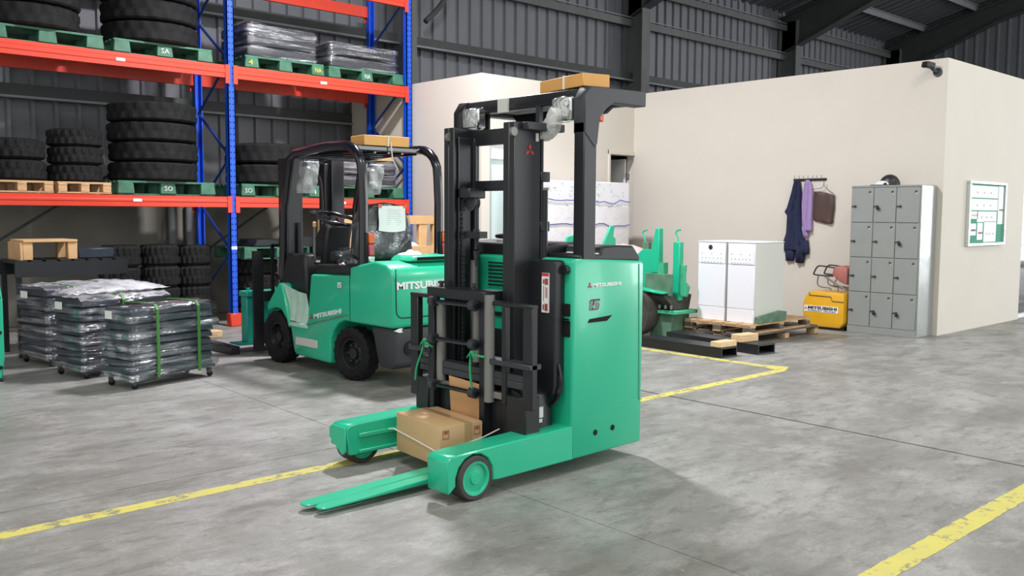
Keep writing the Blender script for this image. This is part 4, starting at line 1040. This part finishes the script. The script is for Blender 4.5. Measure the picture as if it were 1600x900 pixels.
for lab, p in (('green cord tied round the carriage roller bar and hanging by the grey cylinder', [(3.318, 3.80, .655), (3.30, 3.875, .66), (3.30, 3.89, .67), (3.295, 3.90, .63), (3.30, 3.905, .54), (3.31, 3.90, .45)]), ('green cord tied to the carriage post on the side toward the other forklift', [(3.325, 4.28, .66), (3.315, 4.33, .675), (3.315, 4.345, .69), (3.31, 4.37, .62), (3.31, 4.42, .52), (3.315, 4.44, .44)])):
    g = G(); g.tube(bez(p), .007, 6)
    c = Vector(p[2])
    for k in range(3): g.tube(bez([c, c + Vector((-.02, .01 * (k - 1), .012 * (1 - k))), c + Vector((-.012, .03 * (k - 1), -.03))], 4), .004, 5)
    g.lathe([(.001, -.016), (.014, -.008), (.015, .006), (.001, .016)], c, 'z', 8)
    tag(obj('tie_string', g, 'gcord', angle=180), lab, 'string', 'green strings on the carriage')

# ------------------------------------------------------------------ goods before the office front
def wrap_cab(x0, x1, y0, y1, h, label, cords):
    t = thing('wrapped_cabinet', label, 'cabinet', ((x0 + x1) / 2, (y0 + y1) / 2, .14), 0, 'pale wrapped cabinets by the office door')
    obj('cabinet_body', G().box(x0, x1, y0, y1, .14, h), 'cabinet', t, bev=.008)
    g = G(); g.box(x0 - .008, x1 + .008, y0 - .008, y1 + .008, .14, h * .82); obj('plastic_wrap', g, 'palefilm', t, bev=.02, seg=2)
    for i, z in enumerate(cords):
        pts = [(x0 - .012, y0 + .2, z)] + [(x0 - .012 + (x1 - x0 + .024) * k / 8, y0 - .014, z + random.uniform(-.03, .03)) for k in range(9)]
        obj('blue_cord', G().tube(pts, .0055, 5), 'bcord', t)
    g = G()
    for k in range(26):
        x = random.uniform(x0 + .06, x1 - .10); z = h - random.uniform(.04, .36); g.box(x, x + random.uniform(.01, .06), y0 - .0095, y0 - .0085, z, z + .008)
    obj('printed_marks', g, 'faint', t, smooth=False)
    return t
for a, b, lab in ((8.50, 9.42, 'frosted door'), (9.50, 10.42, 'dark doorway')):
    wood_pallet(((a + b) / 2, 9.03, 0), .92, .66, .14, 'wooden pallet on the floor under the pale wrapped cabinet by the ' + lab, 'pallets by the office front')
wrap_cab(8.52, 9.40, 8.72, 9.34, 1.91, 'tall pale film-wrapped cabinet tied with blue cord beside the frosted door', (1.665, 1.33))
wrap_cab(9.52, 10.40, 8.72, 9.34, 1.91, 'tall pale film-wrapped cabinet tied with blue cord under the dark doorway', (1.63, 1.30))
# low heap of crumpled plastic on a timber board
t = thing('plastic_heap', 'low heap of crumpled clear plastic on a board near the wrapped cabinets', 'packaging', (9.3, 8.0, 0))
obj('crate_box', G().box(8.9, 9.9, 7.7, 8.25, 0, .86), 'white', t, bev=.01)
rnd = random.Random(5); g = G(); g.grid(lambda u, v: (8.85 + u * 1.1, 7.65 + v * .65, .865 + .17 * math.sin(u * 3.14) ** .7 * math.sin(v * 3.14) + rnd.uniform(0, .03)), 20, 12)
obj('crumpled_plastic', g, 'crumple', t, angle=180)

# white charging cabinets on the double pallet
pg = 'stacked pallets before the lockers'
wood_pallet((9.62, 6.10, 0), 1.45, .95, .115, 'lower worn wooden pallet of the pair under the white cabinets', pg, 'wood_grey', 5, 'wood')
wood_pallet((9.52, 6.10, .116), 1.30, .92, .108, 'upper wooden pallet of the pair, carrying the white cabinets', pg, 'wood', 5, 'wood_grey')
def cabinet(y0, y1, label, badge):
    t = thing('white_cabinet', label, 'cabinet', (9.3, (y0 + y1) / 2, .225), 0, 'white cabinets on the double pallet')
    x0, x1, z0, z1 = 8.99, 9.60, .225, 1.135
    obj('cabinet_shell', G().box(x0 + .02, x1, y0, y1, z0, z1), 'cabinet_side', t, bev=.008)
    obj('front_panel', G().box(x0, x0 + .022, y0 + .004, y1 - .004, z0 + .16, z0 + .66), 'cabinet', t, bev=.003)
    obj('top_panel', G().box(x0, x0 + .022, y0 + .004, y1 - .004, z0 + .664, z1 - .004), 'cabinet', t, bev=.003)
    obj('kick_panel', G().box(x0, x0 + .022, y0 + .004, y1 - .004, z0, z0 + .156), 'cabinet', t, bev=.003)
    g = G()
    for r, (z, n) in enumerate(((z1 - .135, 3), (z1 - .19, 6), (z1 - .235, 7), (z1 - .25, 1))):
        for k in range(n):
            y = y1 - .05 - k * ((y1 - y0 - .12) / max(n - 1, 1)); g.box(x0 - .001, x0, y - (.012 if n > 1 else .3), y, z, z + (.006 if n > 1 else .003))
    obj('printed_text', g, 'ink', t, smooth=False)
    if badge: obj('dark_badge', G().lathe([(.001, -.003), (.028, -.003), (.028, 0), (.001, 0)], (x0, (y0 + y1) / 2 + .02, z1 - .06), 'x', 16), 'ink', t)
    obj('lid', G().box(x0 - .004, x1 + .004, y0 - .003, y1 + .003, z1, z1 + .012), 'cabinet', t, bev=.003)
    return t
cabinet(6.075, 6.46, 'white cabinet with a dark oval badge on the double pallet beside the green machine', True)
cabinet(5.69, 6.05, 'white cabinet without a badge on the double pallet, side facing the lockers', False)
g = G(); g.prism([(9.02, .225), (9.60, .225), (9.62, .33), (9.50, .345), (9.02, .30)], 'y', 5.64, 5.685); tag(obj('green_wrapped_pack', g, 'green_dull', bev=.006), 'flat dark green film-wrapped pack on the pallet against the white cabinet', 'pack')

# black steel fork beams with timber ends
def beam(x, y0, y1, w, h, label, rz=0):
    t = thing('steel_fork_sleeve', label, 'fork sleeve', (x, y0, 0), rz, 'black fork sleeves on the floor')
    t_ = .014
    g = G(); g.box(-w / 2, w / 2, 0, y1 - y0, h - t_, h); obj('top_plate', g, 'black', t, local=True, smooth=False)
    for s_ in (-1, 1): obj('side_plate', G().box(s_ * w / 2 - (t_ if s_ > 0 else 0), s_ * w / 2 + (t_ if s_ < 0 else 0), 0, y1 - y0, 0, h - t_), 'black', t, local=True, smooth=False)
    obj('bottom_plate', G().box(-w / 2 + t_, w / 2 - t_, 0, y1 - y0, 0, t_), 'dark', t, local=True, smooth=False)
    return t
beam(7.93, 5.29, 6.42, .26, .105, 'black hollow steel fork sleeve lying closer to the yellow line', -.05)
beam(8.42, 5.16, 6.48, .27, .105, 'black hollow steel fork sleeve lying closer to the double pallet', -.12)
tag(obj('timber_offcut', G().obox((7.945, 5.37, .134), (.27, .13, .056), -.05), 'wood_pale', bev=.004), 'pale timber offcut on the end of the sleeve closer to the yellow line', 'timber', 'timber offcuts on the sleeves')
tag(obj('timber_offcut', G().obox((8.455, 5.45, .145), (.28, .14, .078), -.12), 'wood_pale', bev=.004), 'pale timber offcut on the sleeve closer to the double pallet', 'timber', 'timber offcuts on the sleeves')

# stripped green machine
mg = thing('stripped_machine', 'stripped worn green machine with upright brackets behind the reach truck', 'machine', (8.2, 6.5, 0))
obj('base_block', G().box(8.10, 8.42, 6.15, 6.46, .096, .40), 'green_dull', mg, bev=.01)
obj('base_ledge', G().box(8.05, 8.45, 6.06, 6.50, .36, .40), 'green_old', mg, bev=.006)
obj('grey_hopper', G().poly([(8.12, 6.14, .40), (8.40, 6.14, .40), (8.40, 6.46, .40), (8.12, 6.46, .40)], [(8.0, 6.18, .56), (8.50, 6.18, .56), (8.50, 6.74, .56), (8.0, 6.74, .56)]), 'rust', mg, bev=.01)
obj('tray_plate', G().poly([(7.95, 6.18, .585), (8.10, 6.18, .585), (8.10, 6.72, .62), (7.95, 6.72, .62)], [(7.95, 6.18, .60), (8.10, 6.18, .60), (8.10, 6.72, .66), (7.95, 6.72, .66)]), 'green', mg, bev=.004)
obj('side_plate', G().prism([(6.40, .58), (6.70, .58), (6.70, 1.0), (6.62, 1.06), (6.48, 1.06), (6.40, .9)], 'x', 8.15, 8.18), 'green', mg, bev=.004)
obj('side_plate', G().prism([(6.14, .56), (6.52, .56), (6.50, .80), (6.14, .80)], 'x', 8.06, 8.09), 'green_dull', mg, bev=.004)
obj('tall_post', G().prism([(6.36, .8), (6.48, .8), (6.47, 1.10), (6.42, 1.30), (6.37, 1.30)], 'x', 8.12, 8.20), 'green', mg, bev=.006)
obj('bracket', G().box(8.10, 8.18, 6.28, 6.36, .78, .92), 'green_old', mg)
obj('slim_post', G().box(8.20, 8.28, 6.145, 6.235, .50, 1.15), 'green', mg, bev=.006)
obj('flange', G().prism([(6.06, .55), (6.14, .55), (6.16, .90), (6.08, .90), (6.09, .72), (6.03, .66)], 'x', 8.22, 8.26), 'green_old', mg, bev=.004)
obj('slim_post', G().box(8.22, 8.28, 6.60, 6.68, .58, 1.14), 'green_dull', mg, bev=.006)
for y, z in ((6.19, 1.15), (6.66, 1.14)):
    obj('spring_clip', G().tube(bez([(8.24, y, z), (8.24, y + .01, z + .05), (8.24, y + .035, z + .09), (8.24, y + .02, z + .125), (8.24, y - .03, z + .135)]), .010, 6), 'green', mg)
obj('drum_wheel', G().lathe([(.002, -.10), (.12, -.10), (.16, -.07), (.27, -.09), (.27, .09), (.002, .09)], (7.98, 6.58, .366), 'x', 28), 'rust', mg)
for i in range(4): obj('loose_bolt', G().tube([(8.04, 6.12 + i * .08, .42), (8.04, 6.12 + i * .08, .46)], .014, 6), 'steel', mg)
mg.scale = (1.07, 1.07, 1.07); mg.location = (8.2 * 1.07, 6.5 * 1.07, 1.45 * (1 - 1.07))
# two more bare brackets seen over the truck body
mg2 = thing('bracket_frame', 'low green bracket frame with two worn lugs behind the reach truck cover', 'bracket', (7.9, 7.1, 0))
obj('top_plate', G().box(7.15, 8.32, 6.95, 7.25, .885, .93), 'green_dull', mg2, bev=.008)
obj('lower_rail', G().box(7.18, 8.22, 7.06, 7.14, .22, .32), 'green_old', mg2, bev=.008)
for x in (7.17, 8.15):
    for y in (6.97, 7.16): obj('leg', G().box(x, x + .08, y, y + .07, 0, .885), 'green_dull', mg2, bev=.006)
obj('lug', G().prism([(7.93, .93), (7.94, 1.12), (8.06, 1.325), (8.13, 1.31), (8.11, 1.20), (8.15, 1.17), (8.15, .93)], 'y', 7.02, 7.05), 'green', mg2, bev=.006)
obj('lug', G().prism([(8.16, .93), (8.30, .93), (8.32, 1.06), (8.27, 1.08), (8.20, 1.0)], 'y', 6.98, 7.01), 'green_old', mg2, bev=.006)
obj('lug', G().prism([(7.24, .93), (7.40, .93), (7.46, 1.10), (7.50, 1.19), (7.44, 1.22), (7.33, 1.20), (7.30, 1.08)], 'y', 7.02, 7.05), 'green', mg2, bev=.006)
obj('pin', G().tube([(7.44, 7.0, 1.16), (7.60, 7.0, 1.20)], .012, 6), 'green_old', mg2)

# ------------------------------------------------------------------ lockers and wall items
lk = thing('locker_bank', 'grey metal locker bank with twelve doors against the cream office wall', 'locker', (11.08, 5.09, 0))
LX, LY0, LY1, LH = 10.86, 4.665, 5.53, 1.82
obj('carcass', G().box(LX + .012, 11.295, LY0, LY1, 0, LH), 'locker', lk, bev=.006)
obj('side_panel', G().box(LX + .02, 11.29, LY0 - .004, LY0 + .001, .03, LH - .01), 'locker_gloss', lk, smooth=False)
obj('plinth', G().box(LX, LX + .013, LY0 + .003, LY1 - .003, .0, .085), 'locker', lk, bev=.003)
obj('top_rail', G().box(LX, LX + .013, LY0 + .003, LY1 - .003, LH - .022, LH), 'locker', lk, bev=.003)
cw = (LY1 - LY0 - .02) / 3; chh = (LH - .022 - .085) / 4
for c in range(3):
    for r in range(4):
        y1 = LY1 - .01 - c * cw; y0 = y1 - cw; z0 = .085 + r * chh; z1 = z0 + chh
        d = obj('door', G().box(LX, LX + .0125, y0 + .004, y1 - .004, z0 + .004, z1 - .004), 'locker', lk, bev=.003)
        obj('vent_holes', G().box(LX - .001, LX, y0 + .035, y0 + .065, z1 - .075, z1 - .045), 'locker_gap', d)
        obj('number_plate', G().box(LX - .002, LX, y0 + .03, y0 + .055, z1 - .085, z1 - .07), 'alu', d)
        g = G(); g.obox((LX - .006, y1 - .035, z0 + chh * .46), (.012, .06, .012)); g.lathe([(.001, -.018), (.014, -.018), (.014, 0), (.001, 0)], (LX, y1 - .05, z0 + chh * .46), 'x', 10)
        obj('lock_handle', g, 'dark', d)
        if (c, r) in ((1, 3), (2, 2), (1, 0), (2, 0)):
            obj('padlock', G().box(LX - .03, LX - .012, y1 - .085, y1 - .045, z0 + chh * .36, z0 + chh * .44), 'black', d, bev=.005)
# cap on the lockers
cp = thing('hard_hat', 'black and white helmet lying on top of the grey lockers', 'helmet', (11.05, 5.14, LH))
g = G(); g.grid(lambda u, v: (11.06 + .10 * math.cos(u * math.pi) * math.sin(v * math.pi * .98 + .02), 5.14 - .125 * math.cos(v * math.pi), LH + .004 + .135 * math.sin(u * math.pi) * math.sin(v * math.pi * .98 + .02)), 16, 16); obj('shell', g, 'black', cp, angle=180)
g = G(); g.grid(lambda u, v: (10.955 + .01 * math.sin(v * 3.1), 5.19 - .09 * math.cos(math.pi * v) - .0, LH + .004 + u * .055 * math.sin(math.pi * v)), 4, 12); obj('white_front', g, 'whitepaper', cp, angle=180)
g = G(); g.prism([(10.93, 5.28), (10.95, 5.34), (11.06, 5.34), (11.06, 5.08), (10.95, 5.08)], 'z', LH, LH + .012); obj('brim', g, 'black', cp, bev=.004)
# coat rack
cr = thing('coat_rack', 'dark wall rail with small hooks above the hanging clothes', 'coat rack', (BX, 6.34, 1.93))
obj('rail', G().box(BX - .02, BX, 6.105, 6.585, 1.915, 1.945), 'black', cr, bev=.003)
for i in range(7):
    y = 6.15 + i * .065
    obj('hook', G().tube(bez([(BX - .02, y, 1.935), (BX - .045, y, 1.935), (BX - .06, y, 1.955), (BX - .062, y, 1.985)], 4), .004, 5), 'steel', cr)
def cloth(name, rows, x, bulge, m, folds=3.0, nc=14, parent=None):
    g = G(); R_ = []
    def row(k, off):
        z, yl, yr = rows[k]; out = []
        for j in range(nc + 1):
            t = j / nc; w = math.sin(math.pi * t) ** .5
            out.append(g.bm.verts.new((x - off - (bulge * w * (1 + .45 * math.sin(folds * 2 * math.pi * t + k * .5)) if off >= 0 and off < 1 else 0), yl + (yr - yl) * t, z)))
        return out
    F = [row(k, .004) for k in range(len(rows))]
    B = [[g.bm.verts.new((x, rows[k][1] + (rows[k][2] - rows[k][1]) * j / nc, rows[k][0])) for j in range(nc + 1)] for k in range(len(rows))]
    for P in (F, B):
        for k in range(len(rows) - 1):
            for j in range(nc): g.bm.faces.new((P[k][j], P[k][j + 1], P[k + 1][j + 1], P[k + 1][j]))
    for k in range(len(rows) - 1):
        for j in (0, nc): g.bm.faces.new((F[k][j], F[k + 1][j], B[k + 1][j], B[k][j]))
    for k in (0, len(rows) - 1):
        for j in range(nc): g.bm.faces.new((F[k][j], F[k][j + 1], B[k][j + 1], B[k][j]))
    return obj(name, g, m, parent, angle=180)
cx = BX - .022
nv = thing('navy_coverall', 'navy blue coverall hanging from the wall rail beside the lilac shirt', 'clothing', (cx, 6.5, .84), 0, 'clothes on the rail')
cloth('coverall_body', [(1.93, 6.535, 6.50), (1.90, 6.56, 6.47), (1.75, 6.60, 6.45), (1.56, 6.66, 6.448), (1.50, 6.70, 6.446), (1.45, 6.66, 6.444), (1.25, 6.665, 6.44), (1.20, 6.67, 6.40), (1.08, 6.71, 6.37), (1.0, 6.735, 6.35), (.98, 6.72, 6.345)], cx, .05, 'navy', 2.4, 16, nv)
cloth('trouser_leg', [(1.02, 6.68, 6.51), (.92, 6.67, 6.52), (.83, 6.655, 6.54)], cx, .035, 'navy', 1, 8, nv)
cloth('trouser_leg', [(1.04, 6.52, 6.36), (.95, 6.51, 6.36), (.81, 6.50, 6.385)], cx, .05, 'navy', 1, 8, nv)
cloth('sleeve', [(1.12, 6.43, 6.33), (.98, 6.42, 6.31), (.93, 6.40, 6.315)], cx, .06, 'navy', 1, 8, nv)
sh = thing('lilac_shirt', 'lilac shirt hanging from the wall rail between coverall and brown bag', 'clothing', (cx, 6.36, 1.15), 0, 'clothes on the rail')
cloth('shirt_body', [(1.925, 6.37, 6.345), (1.88, 6.40, 6.31), (1.78, 6.425, 6.285), (1.6, 6.440, 6.282), (1.40, 6.43, 6.282), (1.27, 6.415, 6.275), (1.24, 6.37, 6.28)], cx, .05, 'lilac', 2, 12, sh)
cloth('sleeve', [(1.30, 6.42, 6.34), (1.20, 6.40, 6.33), (1.15, 6.375, 6.335)], cx, .045, 'lilac', 1, 8, sh)
cx -= .001
br = thing('brown_cloth', 'dark brown folded cloth hanging from a wire hanger beside the lilac shirt', 'clothing', (cx, 6.1, 1.36), 0, 'clothes on the rail')
cloth('folded_cloth', [(1.77, 6.262, 6.235), (1.755, 6.264, 6.10), (1.715, 6.266, 5.975), (1.55, 6.266, 5.97), (1.42, 6.268, 5.985), (1.385, 6.262, 5.985), (1.36, 6.15, 5.985), (1.345, 6.08, 6.0)], cx, .022, 'brown', 1, 10, br)
obj('wire_hanger', G().tube(bez([(cx - .02, 6.30, 1.80), (cx - .03, 6.14, 1.82), (cx - .03, 6.115, 1.90), (cx - .03, 6.10, 1.83), (cx - .02, 5.97, 1.73)], 5), .004, 5), 'steel', br)
# yellow counterweight
yc = thing('yellow_counterweight', 'yellow painted counterweight block on the floor beside the grey lockers', 'counterweight', (10.95, 5.78, 0))
g = G(); g.prism([(6.10, .03), (6.115, .30), (6.08, .43), (5.99, .485), (5.545, .475), (5.545, .10), (5.60, .03)], 'x', 10.80, 11.20); obj('block', g, 'yellow', yc, bev=.025, seg=2)
obj('under_frame', G().box(10.84, 11.18, 5.56, 6.04, 0, .032), 'black', yc)
obj('recess_line', G().tube([(10.797, 6.02, .468), (10.797, 6.02, .43), (10.797, 5.72, .425), (10.797, 5.70, .37), (10.797, 5.55, .37)], .006, 5), 'wood_grey', yc)
pl = obj('name_plate', G().box(10.796, 10.801, 5.62, 6.085, .22, .30), 'whitepaper', yc, smooth=False)
text('maker_name', 'MITSUBISHI', (10.795, 6.03, .252), (0, -1, 0), (0, 0, 1), .395, .040, 'ink', yc, bold=.04)
text('maker_line', 'FORKLIFT TRUCKS', (10.795, 6.03, .226), (0, -1, 0), (0, 0, 1), .38, .018, 'ink', yc, bold=.01)
emblem((10.795, 6.062, .262), (0, -1, 0), (0, 0, 1), .05, 'red', yc)
# small pink seat with wire legs on it
ps = thing('pink_seat', 'faded pink plastic seat with thin wire legs lying on the yellow counterweight', 'seat', (11.0, 5.7, .485))
g = G(); g.prism([(5.76, .70), (5.74, .80), (5.68, .815), (5.545, .795), (5.545, .575), (5.66, .62)], 'x', 10.86, 11.16); obj('seat_shell', g, 'pink', ps, bev=.03, seg=2)
for x in (10.87, 11.14):
    obj('wire_frame', G().tube(bez([(x, 5.72, .79), (x, 5.86, .805), (x, 5.95, .80), (x, 6.0, .72), (x, 5.98, .69), (x, 5.74, .685)], 5), .010, 6), 'dark', ps)
    obj('wire_frame', G().tube(bez([(x, 5.94, .685), (x, 5.95, .58), (x, 5.90, .54), (x, 5.78, .53), (x, 5.76, .50)], 5), .009, 6), 'steel', ps)
    obj('cross_strut', G().tube([(x, 5.86, .68), (x, 5.55, .51)], .012, 6), 'steel', ps)
# camera on the wall
cc = thing('security_camera', 'small dark security camera on the office wall top corner', 'camera', (BX, 4.76, 3.2))
obj('mount_arm', G().tube([(BX, 4.72, 3.17), (BX - .07, 4.74, 3.19), (BX - .09, 4.77, 3.23)], .02, 8), 'dark', cc)
obj('mount_base', G().lathe([(.001, -.02), (.05, -.02), (.055, 0), (.001, 0)], (BX, 4.72, 3.17), 'x', 14), 'dark', cc)
obj('camera_body', G().obox((BX - .11, 4.775, 3.25), (.12, .075, .07), -.6, .2), 'dark', cc, bev=.012)
obj('lens_hood', G().obox((BX - .155, 4.81, 3.255), (.05, .07, .065), -.6, .2), 'hole', cc, bev=.006)
# notice board
nb = thing('notice_board', 'aluminium framed notice board with papers on the bright office side wall', 'notice board', (12.65, CY, 1.08))
obj('felt_back', G().box(12.06, 13.25, CY - .02, CY, 1.10, 1.88), 'board_green', nb, smooth=False)
for a in ((12.03, 13.28, 1.865, 1.90), (12.03, 13.28, 1.075, 1.11)): obj('frame_rail', G().box(a[0], a[1], CY - .045, CY, a[2], a[3]), 'alu', nb, bev=.004)
for a in ((12.03, 12.075), (13.24, 13.28)): obj('frame_rail', G().box(a[0], a[1], CY - .045, CY, 1.11, 1.865), 'alu', nb, bev=.004)
for i, (a, b, z0, z1) in enumerate(((12.12, 13.02, 1.69, 1.845), (12.12, 13.02, 1.53, 1.675), (12.12, 12.36, 1.42, 1.515), (12.34, 13.0, 1.38, 1.515), (12.58, 13.0, 1.12, 1.385), (13.04, 13.22, 1.35, 1.85), (12.12, 12.32, 1.21, 1.36), (12.36, 12.54, 1.15, 1.37))):
    p = obj('paper_notice', G().box(a, b, CY - .0225, CY - .021, z0, z1), 'whitepaper', nb, smooth=False)
    g = G()
    for k in range(3):
        x = a + (b - a) * (.2 + .25 * k); g.box(x, x + .05, CY - .0235, CY - .0226, z0 + (z1 - z0) * .35, z0 + (z1 - z0) * .35 + .025)
    obj('printed_marks', g, 'faint' if i < 5 else ('ink' if i == 6 else 'redprint'), p, smooth=False)
